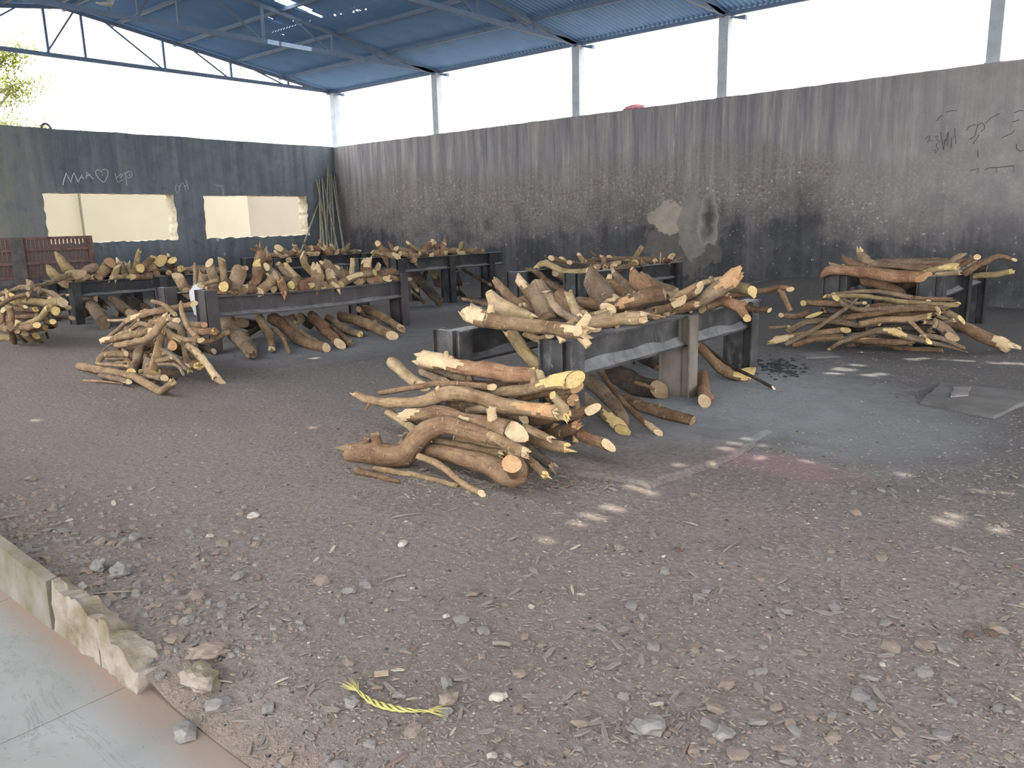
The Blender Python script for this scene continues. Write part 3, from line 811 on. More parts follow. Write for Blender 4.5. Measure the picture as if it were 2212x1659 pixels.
pyre_frame('steel pyre frame standing before the bamboo poles', (4.0,2.9), (-4.9,-3.6,-2.4), 0.93, -2.0)
pyre_frame('steel pyre frame with overhanging beam ends beside the frame before the bamboo poles', (8.3,7.2), (-5.04,-3.65,-2.44), 0.97, -1.98)
pyre_frame('steel pyre frame below the peeled plaster patch', (13.0,11.9), (-5.8,-4.05,-2.88), 0.85, -2.66)
pyre_frame('steel pyre frame behind the pile of long thin branches', (17.5,16.4), (-4.85,-3.37,-2.2), 0.85, -2.05)

# ------------------------------------------------------------------ logs
NAMES = {'cy':'yellow', 'cp':'pale', 'co':'orange', 'cd':'dark'}
BN = {'tan':'tan','brown':'brown','grey':'grey-brown','red':'reddish-brown','pale':'pale','green':'olive','dark':'very dark'}
def make_log(P, R, bark, ea, eb, cut, place, group, label=None, stubs=(), seed=0, peel=()):
    """one piece of firewood: swept body plus cut ends, splinters and branch stubs as parts"""
    rnd = random.Random(seed)
    def rough(e):
        if e != 'saw' or (label and any(w in label for w in ('sawn','round','oval','face','flat-topped'))): return e
        x = rnd.random(); return 'axe' if x < 0.34 else ('torn' if x < 0.58 else 'saw')
    ea, eb = rough(ea), rough(eb)
    d = min(depth(q) for q in P)
    rm = sum(R)/len(R)
    step = max(0.02, min(0.09, rm*0.8)) if d < 9 else max(0.05, rm*1.2)
    ns = 14 if d < 9 else 10
    pts, ts = catmull(P, step)
    fr = frames(pts)
    L = sum((pts[i+1]-pts[i]).length for i in range(len(pts)-1))
    org = pts[len(pts)//2].copy()
    def rad(t):
        k = t*(len(R)-1); i = min(int(k), len(R)-2); return R[i]+(R[i+1]-R[i])*(k-i)
    lob = rnd.uniform(0, 6.28); lob2 = rnd.uniform(0, 6.28)
    for i in range(1, len(pts)-1):                                   # small natural kinks
        q = i/len(pts)*L/max(rm, 0.02)*0.22; pts[i] = pts[i]+fr[i][1]*(rm*0.22*noise.noise((q, seed, 0)))+fr[i][2]*(rm*0.22*noise.noise((q, seed, 9)))
    fr = frames(pts)
    rings = []
    for i, p in enumerate(pts):
        t, u, w = fr[i]; r = rad(ts[i]); s = i/len(pts)*L
        ring = []
        for k in range(ns):
            a = 2*math.pi*k/ns
            q = r*(1+0.07*math.cos(2*a+lob+s*1.5)+0.045*math.cos(3*a+lob2-s*3)+0.20*noise.noise((seed*1.3+math.cos(a)*0.8, math.sin(a)*0.8, s*(0.45/max(r,0.02))))+0.07*noise.noise((seed+math.cos(a)*2.2, math.sin(a)*2.2, s*(1.3/max(r,0.02)))))
            ring.append(p+u*(math.cos(a)*q)+w*(math.sin(a)*q))
        rings.append(ring)
    def shear(ring, t, u, w, r, amt, ph, sgn):
        return [q+t*(sgn*amt*r*math.cos(2*math.pi*k/ns-ph)) for k, q in enumerate(ring)]
    ends = []
    for which, e in ((0, ea), (1, eb)):
        idx = 0 if which == 0 else -1; sgn = -1 if which == 0 else 1
        t, u, w = fr[idx]; r = rad(0 if which == 0 else 1)
        if e == 'axe':
            # slanting cut turned to whatever side faces the open shed
            vd = (CAM-pts[idx]); ph = math.atan2(vd.dot(w), vd.dot(u))+math.pi+rnd.uniform(-0.9,0.9)
            rings[idx] = shear(rings[idx], t, u, w, r, rnd.uniform(0.9,1.6), ph, sgn)
        elif e == 'saw':
            rings[idx] = shear(rings[idx], t, u, w, r, rnd.uniform(0.15,0.6), rnd.uniform(0,6.28), sgn)
            rings[idx] = [q+t*(r*rnd.uniform(-0.10,0.10)) for q in rings[idx]]
        elif e == 'torn':
            rings[idx] = [q+t*(sgn*r*rnd.uniform(-0.5,0.5)) for q in rings[idx]]
        elif e == 'tip':
            c = pts[idx]; rings[idx] = [c+(q-c)*0.3+t*(sgn*r*0.5) for q in rings[idx]]
        ends.append((e, t, u, w, r, sgn, idx))
    for _k in range(rnd.randint(1, 4) if rm > 0.025 else rnd.randint(0, 2)):      # swollen knots
        ki = rnd.uniform(0.08, 0.92)*(len(rings)-1); ka = rnd.uniform(0, 6.28); kh = rnd.uniform(0.10, 0.30)
        for i in range(1, len(rings)-1):
            di = abs(i-ki)*L/len(rings)/max(rm, 0.01)
            if di > 2.2: continue
            for k in range(ns):
                da = abs((2*math.pi*k/ns-ka+math.pi) % (2*math.pi)-math.pi)
                rings[i][k] = rings[i][k]+(rings[i][k]-pts[i])*(kh*math.exp(-(di/0.8)**2-(da/0.7)**2))
    v = [q-org for ring in rings for q in ring]; f = []; n = len(rings)
    for i in range(n-1):
        for k in range(ns):
            k2 = (k+1) % ns; f.append((i*ns+k, i*ns+k2, (i+1)*ns+k2, (i+1)*ns+k))
    if ea == 'tip': f.append(tuple(range(ns))[::-1])
    if eb == 'tip': f.append(tuple((n-1)*ns+k for k in range(ns)))
    kind = 'log' if rm > 0.042 else ('branch' if rm > 0.02 else 'stick')
    if label is None:
        chord = (pts[-1]-pts[0]).length
        shp = 'straight' if chord/L > 0.985 else ('bent' if chord/L > 0.93 else 'crooked')
        sz = 'thick ' if rm > 0.075 else ('slim ' if kind == 'log' and rm < 0.05 else '')
        ln = 'long ' if L > 1.1 else ('short ' if L < 0.4 else '')
        es = {ea, eb}
        et = 'torn' if 'torn' in es else ('slant-cut' if 'axe' in es else ('sawn' if 'saw' in es else 'bare'))
        cw = '%s %s end' % (et, NAMES[cut]) if et != 'bare' else 'no cut end'
        label = '%s%s%s %s %s with %s %s' % (sz, ln, shp, BN[bark], kind, cw, place)
        if len(label.split()) > 16: label = '%s %s %s with %s %s' % (ln.strip() or shp, BN[bark], kind, cw, place)
    nm = {'log':'firewood_log','branch':'firewood_branch','stick':'firewood_stick'}[kind]
    me = mesh(nm, v, f, M[bark], smooth=True)
    uv = me.uv_layers.new(name='bark'); co = []
    for i in range(n-1):
        for k in range(ns):
            for kk, ii in ((k,i),(k+1,i),(k+1,i+1),(k,i+1)): co += [kk/ns*6.28*rm, ii/(n-1)*L]
    co += [0.0]*(2*len(me.loops)-len(co)); uv.data.foreach_set('uv', co)
    o = obj(nm, me, loc=org, label=label, cat=kind, group=group)
    cm = M[cut]
    for (e, t, u, w, r, sgn, idx) in ends:
        ring = rings[idx]; c = sum(ring, Vector())/ns
        if e in ('saw', 'axe'):
            m = MB(); vv = [c+t*(sgn*0.004)+(c-c)] + [q+t*(sgn*0.003)+(c-q)*0.02 for q in ring] + [c+(q-c)*0.55+t*(sgn*(0.003+r*0.05*rnd.uniform(-1,1))) for q in ring]
            ff = [(0, 1+ns+k, 1+ns+(k+1)%ns) for k in range(ns)]+[(1+k, 1+(k+1)%ns, 1+ns+(k+1)%ns, 1+ns+k) for k in range(ns)]
            if sgn < 0: ff = [q[::-1] for q in ff]
            obj('cut_end', mesh('cut_end', [q-org for q in vv], ff, cm), o)
        elif e == 'torn':
            m = MB(); vv = []; ff = []
            c2 = c-t*(sgn*r*0.3)
            vv = [q+(c-q)*0.03+t*(sgn*0.002) for q in ring]+[c+(q-c)*rnd.uniform(0.45,1.02)+t*(sgn*r*rnd.choice((0.0,0.15,0.4,0.9,1.5,2.2))*rnd.uniform(0.4,1)) for q in ring]+[c+(q-c)*0.35+t*(sgn*r*rnd.uniform(-0.4,0.9)) for q in ring]+[c]
            for k in range(ns):
                k2 = (k+1) % ns
                ff += [(k,k2,ns+k2,ns+k), (ns+k,ns+k2,2*ns+k2,2*ns+k), (2*ns+k,2*ns+k2,3*ns)]
            if sgn < 0: ff = [q[::-1] for q in ff]
            obj('splintered_end', mesh('splintered_end', [q-org for q in vv], ff, cm), o)
    # bark stripped off: bare wood showing
    for (t0, t1, wid, pm) in peel:
        i0, i1 = int(t0*(n-1)), max(int(t0*(n-1))+1, int(round(t1*(n-1)))); pv = []; pf = []
        for i in range(i0, i1+1):
            c = pts[i]; pv += [q+(q-c)*0.035-org for q in rings[i]]
        for i in range(i0, i1):
            t, u, w = fr[i]; vd = (CAM-pts[i]).normalized()+Vector((0,0,0.35)); a0 = math.atan2(vd.dot(w), vd.dot(u))
            q = (i-i0+0.5)/(i1-i0); fq = 1-q if t0 == 0 and t1 < 1 else (q if t1 == 1 and t0 > 0 else (1 if t0 == 0 else 1-abs(2*q-1)))
            wl = wid*(fq**0.65)*rnd.uniform(0.78,1.12); near = min(range(ns), key=lambda k: abs((2*math.pi*(k+0.5)/ns-a0+math.pi) % (2*math.pi)-math.pi))
            for k in range(ns):
                if k == near or abs((2*math.pi*(k+0.5)/ns-a0+math.pi) % (2*math.pi)-math.pi) < wl:
                    k2 = (k+1) % ns; j = (i-i0)*ns; pf.append((j+k, j+k2, j+ns+k2, j+ns+k))
        if pf: obj('peeled_patch', mesh('peeled_patch', pv, pf, M[pm], smooth=True), o)
    # hacked branch stubs
    for (tt, ang, ln, rr) in stubs:
        i = min(n-1, max(0, int(tt*(n-1)))); t, u, w = fr[i]; r = rad(ts[i])
        dr = (UP*math.sin(ang)+RT*math.cos(ang)-FW*0.45); dr = (dr-t*dr.dot(t)*0.6).normalized()
        A = pts[i]+dr*(r*0.55); B = pts[i]+dr*(r+ln); Cc = A.lerp(B, 0.6)
        sv, sf = sweep([A, Cc, B], [rr*1.35, rr*1.05, rr], 9)
        sv = [q-org for q in sv]; b = len(sv)
        tip = [q+Vector((rnd.uniform(-1,1),rnd.uniform(-1,1),rnd.uniform(-1,1)))*rr*0.25 for q in sv[-9:]]
        sv[-9:] = tip
        so_ = obj('branch_stub', mesh('branch_stub', sv, sf, cm if (cut == 'cp' and ln < 0.09 and rnd.random() < 0.7) else M[bark], smooth=True), o)
        cc = sum(tip, Vector())/9
        obj('cut_end', mesh('cut_end', tip+[cc+dr*rr*0.15], [(k,(k+1)%9,9) for k in range(9)], cm), so_)
    # pieces of small twig left on thin ones are part of the body
    return o

LOGS = []
SEED = [100]
def bundle(rows, ox, oy, sc, axis, place, group, dz=0.0):
    """rows: (points in the enlarged view, r start, r end, depth start, depth end, bark, end a, end b, cut[, opts])
       depth = value on the bundle's axis, or None where that end lies on the ground"""
    for row in rows:
        pts, r0, r1, d0, d1, bark, ea, eb, cut = row[:9]; op = row[9] if len(row) > 9 else {}
        ax = op.get('axis', axis)
        px = [(ox+a/sc, oy+b/sc) for a, b in pts]
        ai = 'XYZ'.index(ax)
        n = len(px)
        rad_px = [ (r0+(r1-r0)*i/(n-1))/sc for i in range(n)]
        if 'rs' in op: rad_px = [q/sc for q in op['rs']]
        ends = []
        for (d, q, rp) in ((d0, px[0], rad_px[0]), (d1, px[-1], rad_px[-1])):
            if d is None:
                z = 0.06
                for _ in range(4):
                    A = at(q[0], q[1], 'Z', z); z = gz(A.x, A.y)+rp*depth(A)/FPX*0.9
                    if 15.2 < A.x < 17.4 and -11.3 < A.y < -9.6: z = 0.040+rp*depth(A)/FPX*0.9
                d = A[ai]
            ends.append(d)
        P = []; R = []
        for i, q in enumerate(px):
            t = i/(n-1); t = op['ts'][i] if 'ts' in op else t
            A = at(q[0], q[1], ax, ends[0]+(ends[1]-ends[0])*t)
            r = rad_px[i]*depth(A)/FPX
            A.z = max(A.z, gz(A.x, A.y)+r*0.8)
            P.append(A); R.append(r)
        pl = place.replace('on the ', 'under the ', 1) if place.startswith('on the ') and sum(q.z for q in P)/n < 0.62 else place
        SEED[0] += 1
        LOGS.append(make_log(P, R, bark, ea, eb, cut, pl, group, op.get('label'), op.get('stubs', ()), SEED[0], op.get('peel', ())))

def base_layer(xr, xl, y0, y1, ztop, n, place, group, seed):
    """the bottom course of each stack: logs spanning the two beams"""
    rnd = random.Random(seed)
    for k in range(n):
        y = y0+(y1-y0)*(k+0.5)/n; r = rnd.uniform(0.045, 0.062)
        a = Vector((xl-0.20+rnd.uniform(-.06,.04), y+rnd.uniform(-.06,.06), ztop+r*0.95)); c = Vector((xr-0.13+rnd.uniform(-.06,.03), y+rnd.uniform(-.06,.06), ztop+r*0.95))
        SEED[0] += 1
        LOGS.append(make_log([a, a.lerp(c, .5)+Vector((0, rnd.uniform(-.03,.03), 0.006)), c], [r*.9, r, r*.9], rnd.choice(('brown','grey','brown','dark')), 'saw', 'saw', rnd.choice(('cp','cd')), place, group, None, (), SEED[0]))
base_layer(16.40, 15.32, -10.45, -7.9, 0.765, 9, 'spanning the padded frame', 'logs laid across the frame on the cement pad', 1)
base_layer(10.25, 9.20, -9.8, -6.9, 0.725, 10, 'spanning the sagging frame', 'logs on the sagging frame', 2)
base_layer(4.70, 3.60, -9.2, -6.5, 0.745, 8, 'spanning the frame beside the slatted rack', 'logs on the frame beside the slatted rack', 3)
base_layer(4.00, 2.90, -4.7, -2.4, 0.925, 6, 'spanning the frame before the bamboo poles', 'logs on the frame before the bamboo poles', 4)
base_layer(8.30, 7.20, -4.8, -2.3, 0.965, 6, 'spanning the overhanging-beam frame', 'logs on the frame with overhanging beam ends', 5)
base_layer(13.0, 11.9, -5.4, -2.9, 0.845, 6, 'spanning the frame below the peeled plaster', 'logs on the frame below the peeled plaster', 6)
base_layer(17.5, 16.4, -4.5, -2.3, 0.845, 5, 'spanning the right frame by the stone slab', 'logs on the frame behind the long branches', 7)

# --- pile before the front frame
G1 = 'firewood piled before the frame on the cement pad'
P1 = [
 ([(670,190),(960,245),(1200,290),(1540,325)],58,66,-11.08,-11.05,'red','torn','saw','cp',{'peel':[(0,.42,2.0,'cp')],'label':'thick reddish log with torn pale end topping the pile by the cement pad','stubs':[(.26,1.7,.03,.018)]}),
 ([(1080,450),(1400,430),(1600,375),(1800,345)],34,60,-11.26,-11.22,'tan','saw','axe','cy',{'peel':[(.68,1,1.2,'cy')],'label':'forked tan log with curled bark strip high in the pile by the cement pad','stubs':[(.62,1.4,.09,.02)]}),
 ([(340,445),(640,400),(800,375),(1180,402)],20,24,-11.36,-11.30,'brown','saw','saw','cp'),
 ([(170,455),(280,500),(600,518),(900,445),(1100,480),(1300,545),(1680,592)],30,58,-11.46,-11.38,'tan','torn','torn','cp',{'rs':[26,34,42,54,48,55,58],'peel':[(.82,1,1.2,'co')],'label':'longest tan log, bent in a wave, crossing the pile by the cement pad','stubs':[(.48,1.9,.02,.018),(.08,-1.9,.05,.010)]}),
 ([(540,610),(800,595),(1000,650),(1200,690),(1355,735)],44,72,-11.62,-11.60,'brown','torn','axe','cp',{'peel':[(0,.20,1.6,'cp'),(.55,.62,.4,'cp')],'label':'brown log with big pale hacked end midway in the pile by the cement pad','stubs':[(.82,1.7,.06,.028)]}),
 ([(395,575),(520,660),(660,750)],30,32,-11.40,-11.45,'pale','axe','saw','cp'),
 ([(440,215),(540,310),(660,390)],44,40,-11.16,-11.22,'pale','saw','saw','cp',{'label':'stubby pale log pointing up out of the pile by the cement pad'}),
 ([(640,240),(830,305),(1010,345)],24,30,-10.98,-11.02,'grey','tip','saw','cp'),
 ([(640,290),(830,360)],26,30,-11.10,-11.12,'grey','axe','saw','cp'),
 ([(130,985),(300,930),(520,905),(660,760),(850,680),(1000,725),(1230,790)],90,46,-11.92,-11.66,'brown','torn','saw','cd',{'rs':[70,92,82,76,62,58,48],'label':'gnarled crooked root log with knots at the foot of the cement pad pile','stubs':[(.24,1.6,.07,.030),(.15,1.2,.03,.026),(.18,-.3,.02,.026)]}),
 ([(1010,730),(1200,775),(1340,850),(1425,890)],40,46,-11.66,-11.70,'tan','saw','saw','cp',{'stubs':[(.95,-2,.02,.02)]}),
 ([(1400,700),(1500,740),(1610,785)],34,30,-11.50,-11.52,'tan','saw','torn','cp'),
 ([(1420,775),(1580,820),(1740,850)],38,42,-11.42,-11.44,'tan','saw','torn','cy'),
 ([(1760,730),(1880,775),(2050,838)],44,42,-11.12,-11.16,'red','saw','axe','cp',{'label':'reddish branch with hacked knots jutting out beyond the pile by the cement pad','stubs':[(.25,-1.6,.02,.024),(.5,-1.2,.01,.014)]}),
 ([(1520,770),(1680,740),(1810,690)],60,40,-11.22,-11.20,'brown','saw','torn','co',{'stubs':[(.5,1.2,.02,.024)]}),
 ([(1440,655),(1680,620),(1930,570)],46,40,-11.24,-11.22,'brown','saw','axe','cp',{'stubs':[(.85,1.5,.05,.016)]}),
 ([(1370,505),(1560,450),(1810,410)],24,40,-11.16,-11.14,'brown','saw','saw','co'),
 ([(690,865),(900,915),(1140,975),(1300,1060),(1400,1085)],58,88,-11.70,-11.80,'brown','saw','tip','cd',{'rs':[56,60,72,86,78],'label':'thick curved brown log with root bulge, lowest in the cement pad pile'}),
 ([(1400,1040),(1330,975)],84,72,-11.72,-11.88,'brown','tip','saw','co',{'label':'stump with round orange cut face at the foot of the pile by the cement pad'}),
 ([(640,915),(800,985),(960,1115),(1105,1195)],26,26,-11.84,None,'tan','saw','axe','cp',{'label':'slim tan stick sliding off the pile by the cement pad to the dirt'}),
 ([(300,1040),(480,1050),(620,1090),(915,1135)],22,18,-12.0,None,'tan','tip','saw','cy',{'label':'thin stick lying on dirt along the foot of the pile by the cement pad'}),
 ([(740,800),(900,835),(1250,905)],44,36,-11.66,-11.62,'tan','axe','saw','cp'),
 ([(900,790),(1100,840),(1330,900)],38,36,-11.60,-11.58,'tan','saw','saw','cp'),
 ([(1420,920),(1500,985),(1580,1055)],38,32,-11.62,-11.74,'tan','saw','saw','cy'),
 ([(1450,860),(1550,930),(1630,990)],50,34,-11.50,-11.50,'dark','saw','torn','cd'),
 ([(1600,480),(1785,500)],52,50,-11.12,-11.10,'red','saw','saw','co'),
 ([(1640,465),(1700,540),(1740,605)],30,40,-11.44,-11.46,'pale','axe','torn','cy',{'label':'short yellowish splinter stub wedged at the right side of the pile by the cement pad'}),
 ([(860,520),(1050,560),(1300,640)],44,48,-11.30,-11.30,'brown','saw','saw','cd'),
 ([(600,650),(800,690),(1000,700)],46,46,-11.36,-11.36,'dark','saw','saw','cd'),
 ([(760,370),(1100,400),(1400,390)],40,46,-11.0,-11.0,'brown','saw','saw','cd'),
 ([(1000,590),(1200,560),(1420,640)],34,36,-11.42,-11.34,'grey','saw','saw','cp'),
 ([(560,800),(800,860),(1100,880)],60,64,-11.44,-11.40,'dark','saw','saw','cd'),
 ([(1000,960),(1250,900),(1500,850)],60,60,-11.40,-11.30,'dark','saw','saw','cd'),
 ([(180,1060),(330,1080),(490,1110)],30,16,-12.1,None,'brown','torn','tip','cd',{'label':'knotty brown root end on the dirt beside the gnarled root log','stubs':[(.6,-1.2,.02,.012)]}),
]
bundle(P1, 720, 720, 3.456, 'Y', 'in the pile by the cement pad', G1)

# --- laid across the front frame
G2 = 'logs laid across the frame on the cement pad'
F1a = [
 ([(235,600),(340,650),(600,690),(900,735),(1200,765),(1340,785)],95,82,-10.84,-10.86,'tan','torn','torn','cp',{'rs':[80,92,76,72,78,74],'peel':[(0,.18,1.7,'cp'),(.86,1,1.0,'cp')],'label':'big tan log with hacked white stubs across the front posts of the padded frame','stubs':[(.2,1.2,.05,.026),(.86,.4,.05,.026),(.80,-.9,.04,.026),(.97,.6,.08,.030),(.98,-.6,.07,.028)]}),
 ([(425,400),(520,520),(640,590),(840,650)],60,46,-10.55,-10.60,'pale','axe','saw','cp',{'rs':[36,82,78,48],'peel':[(0,.10,2.6,'cp')],'label':'smooth pale log with pointed axe-cut tip on the front padded frame'}),
 ([(490,295),(600,420),(740,540)],34,46,-10.12,-10.4,'brown','saw','saw','cp',{'stubs':[(.5,-1,.01,.014)]}),
 ([(690,265),(790,380),(900,560)],44,50,-9.95,-10.0,'tan','axe','saw','cp',{'peel':[(0,.35,1.4,'cp')]}),
 ([(870,345),(920,480),(975,650)],82,92,-10.22,-10.36,'grey','saw','saw','cp',{'label':'grey-brown flat-topped stump leaning on the front padded frame'}),
 ([(980,400),(1060,540),(1180,630),(1330,690)],40,38,-10.42,-10.56,'grey','axe','saw','cp',{'label':'curved grey-brown branch across the front end of the padded frame'}),
 ([(1080,420),(1180,520),(1310,640)],80,74,-10.16,-10.22,'brown','saw','saw','cp'),
 ([(1180,395),(1215,500),(1290,640)],44,46,-10.36,-10.50,'pale','axe','torn','cp',{'label':'pale split wedge of wood standing on the front padded frame'}),
 ([(1400,135),(1430,300),(1500,420),(1600,510)],20,95,-9.66,-9.80,'grey','tip','saw','cp',{'rs':[14,104,112,96],'label':'broad fin-shaped grey-brown log rising above the padded frame'}),
 ([(1300,500),(1420,520),(1560,560)],58,56,-9.98,-10.0,'brown','saw','saw','cp'),
 ([(1555,275),(1650,360),(1770,470)],34,44,-9.4,-9.5,'brown','saw','saw','cp',{'stubs':[(.1,1.5,.02,.02)]}),
 ([(1790,180),(1830,290),(1920,360),(2020,410)],24,70,-9.10,-9.2,'red','axe','saw','cp',{'rs':[22,70,84,70],'label':'reddish pointed log with white axe cut above the padded frame'}),
 ([(1000,150),(1100,340),(1300,560)],2,2,-8.6,-8.6,'grey','tip','tip','cp') if False else ([(940,430),(1010,560),(1090,660)],44,44,-9.9,-9.95,'grey','saw','saw','cp'),
 ([(740,440),(800,540),(860,640)],44,40,-9.7,-9.8,'brown','saw','saw','cp'),
 ([(640,800),(760,960),(910,1130)],64,66,-10.62,-10.66,'green','saw','saw','cp',{'label':'mossy olive log slanting down between the front posts of the padded frame'}),
 ([(780,800),(900,850),(1000,820)],40,30,-10.72,-10.74,'tan','torn','saw','cp'),
 ([(165,465),(300,495),(480,530),(680,560)],16,28,-9.6,-9.9,'brown','saw','saw','cy'),
 ([(1530,560),(1650,540),(1800,490),(1960,440),(2100,420)],44,70,-9.86,-9.80,'brown','torn','saw','cd',{'rs':[46,64,72,84,70],'peel':[(.28,.60,.8,'co')],'label':'large oval bark slab with shredded fibre on the padded frame'}),
 ([(1300,640),(1450,610),(1580,560)],30,24,-10.36,-10.30,'pale','torn','saw','cp'),
 ([(1620,230),(1740,330),(1830,420)],30,36,-8.9,-9.0,'grey','saw','saw','cp'),
 ([(1880,250),(2000,320),(2200,400)],40,44,-8.7,-8.75,'grey','saw','saw','cp'),
 ([(920,280),(980,360),(1070,470)],14,22,-9.3,-9.5,'grey','tip','saw','cp'),
]
bundle(F1a, 960, 540, 4.424, 'Y', 'on the padded frame', G2)
F1b = [
 ([(180,625),(400,600),(660,575)],56,52,-10.46,-10.30,'pale','saw','torn','cp',{'label':'smooth yellowish log lying along the beam of the padded frame'}),
 ([(520,530),(690,545),(850,572)],14,8,-9.95,-9.9,'red','saw','saw','cp'),
 ([(780,510),(870,480),(965,435)],52,54,-9.42,-9.35,'brown','saw','axe','cp'),
 ([(850,430),(1000,365),(1145,295)],24,24,-9.55,-9.45,'tan','saw','axe','cp'),
 ([(960,410),(1050,380),(1145,335)],44,42,-9.1,-9.05,'brown','saw','axe','cp'),
 ([(950,500),(1150,440),(1300,340),(1400,270),(1460,215)],56,80,-9.0,-8.85,'grey','saw','torn','co',{'rs':[50,60,72,76,66],'peel':[(.70,1,1.3,'co')],'label':'stout grey-brown log with jagged reddish torn end on the padded frame','stubs':[(.70,1.9,.06,.016)]}),
 ([(1380,310),(1500,330),(1600,355)],48,52,-8.62,-8.66,'green','saw','saw','cy',{'label':'short log with bright yellow sawn face at the far end of the padded frame'}),
 ([(1420,390),(1620,355),(1720,345),(1830,318),(1920,335)],28,22,-8.3,-8.4,'brown','saw','axe','cp',{'label':'thin forked branch jutting out past the padded frame','stubs':[(.85,-.9,.20,.022)]}),
 ([(1150,470),(1320,440),(1460,470),(1555,580)],50,32,-8.72,-8.9,'red','saw','saw','cy',{'rs':[44,46,52,36],'label':'reddish drooping log with yellow cut faces over the far beam of the padded frame','stubs':[(.45,.2,.01,.03),(.8,.6,.03,.02)]}),
 ([(1450,455),(1600,500),(1745,512)],34,22,-8.1,-8.2,'brown','saw','saw','cp'),
 ([(960,480),(1040,480),(1110,465)],40,30,-9.25,-9.2,'red','saw','torn','cp'),
 ([(1180,500),(1300,455),(1400,425)],40,30,-8.9,-8.8,'brown','saw','axe','cp'),
 ([(650,225),(780,290),(950,370)],34,36,-8.5,-8.7,'grey','saw','saw','cp'),
 ([(430,250),(520,330),(640,420)],24,26,-8.6,-8.7,'brown','saw','saw','cp'),
 ([(520,290),(560,350),(620,420)],26,30,-8.9,-9.0,'grey','saw','saw','cp'),
 ([(1180,280),(1260,265),(1340,250)],26,26,-8.0,-8.0,'pale','torn','torn','cp'),
 ([(640,470),(760,430),(880,400)],40,50,-9.7,-9.6,'dark','saw','saw','cd'),
 # beneath
 ([(150,1080),(350,1250),(520,1470)],66,62,-9.9,None,'grey','saw','tip','cd',{'label':'thick grey-brown log slanting to the ground beneath the padded frame'}),
 ([(150,1250),(330,1390),(490,1535)],44,52,-10.2,None,'grey','saw','axe','cy',{'peel':[(.55,1,1.5,'cy')],'label':'log with peeled yellow end slanting to the ground beneath the padded frame'}),
 ([(300,1030),(480,1280),(640,1430),(800,1560)],22,28,-9.7,None,'brown','saw','axe','cp',{'peel':[(.80,1,2.4,'cp')],'label':'slim brown pole with peeled pale foot beneath the padded frame'}),
 ([(500,1300),(750,1370),(1090,1455)],52,46,None,None,'brown','saw','saw','cd',{'label':'brown log with dark burnt end on the ash beneath the padded frame','stubs':[(.55,1.6,.03,.012)]}),
 ([(1130,810),(1300,980),(1440,1070),(1590,1060)],40,54,-8.4,None,'brown','saw','axe','cy',{'peel':[(.72,1,1.4,'cy')],'label':'bent brown log with split yellow tip beside the tan mid post'}),
 ([(1170,800),(1400,980),(1600,1080),(1780,1178)],16,14,-8.0,None,'dark','saw','axe','cp'),
 ([(1170,1150),(1190,1290)],52,54,-8.3,None,'red','saw','saw','cp'),
 ([(380,1040),(600,1180),(800,1290)],80,90,-9.2,-9.2,'dark','saw','saw','cd'),
 ([(620,900),(740,960),(830,1010)],50,50,-8.8,-8.8,'dark','saw','saw','cd'),
 ([(600,1130),(700,1160),(770,1200)],16,14,-9.4,-9.4,'brown','saw','saw','cp'),
]
bundle(F1b, 1220, 540, 3.95, 'Y', 'on the padded frame', G2)

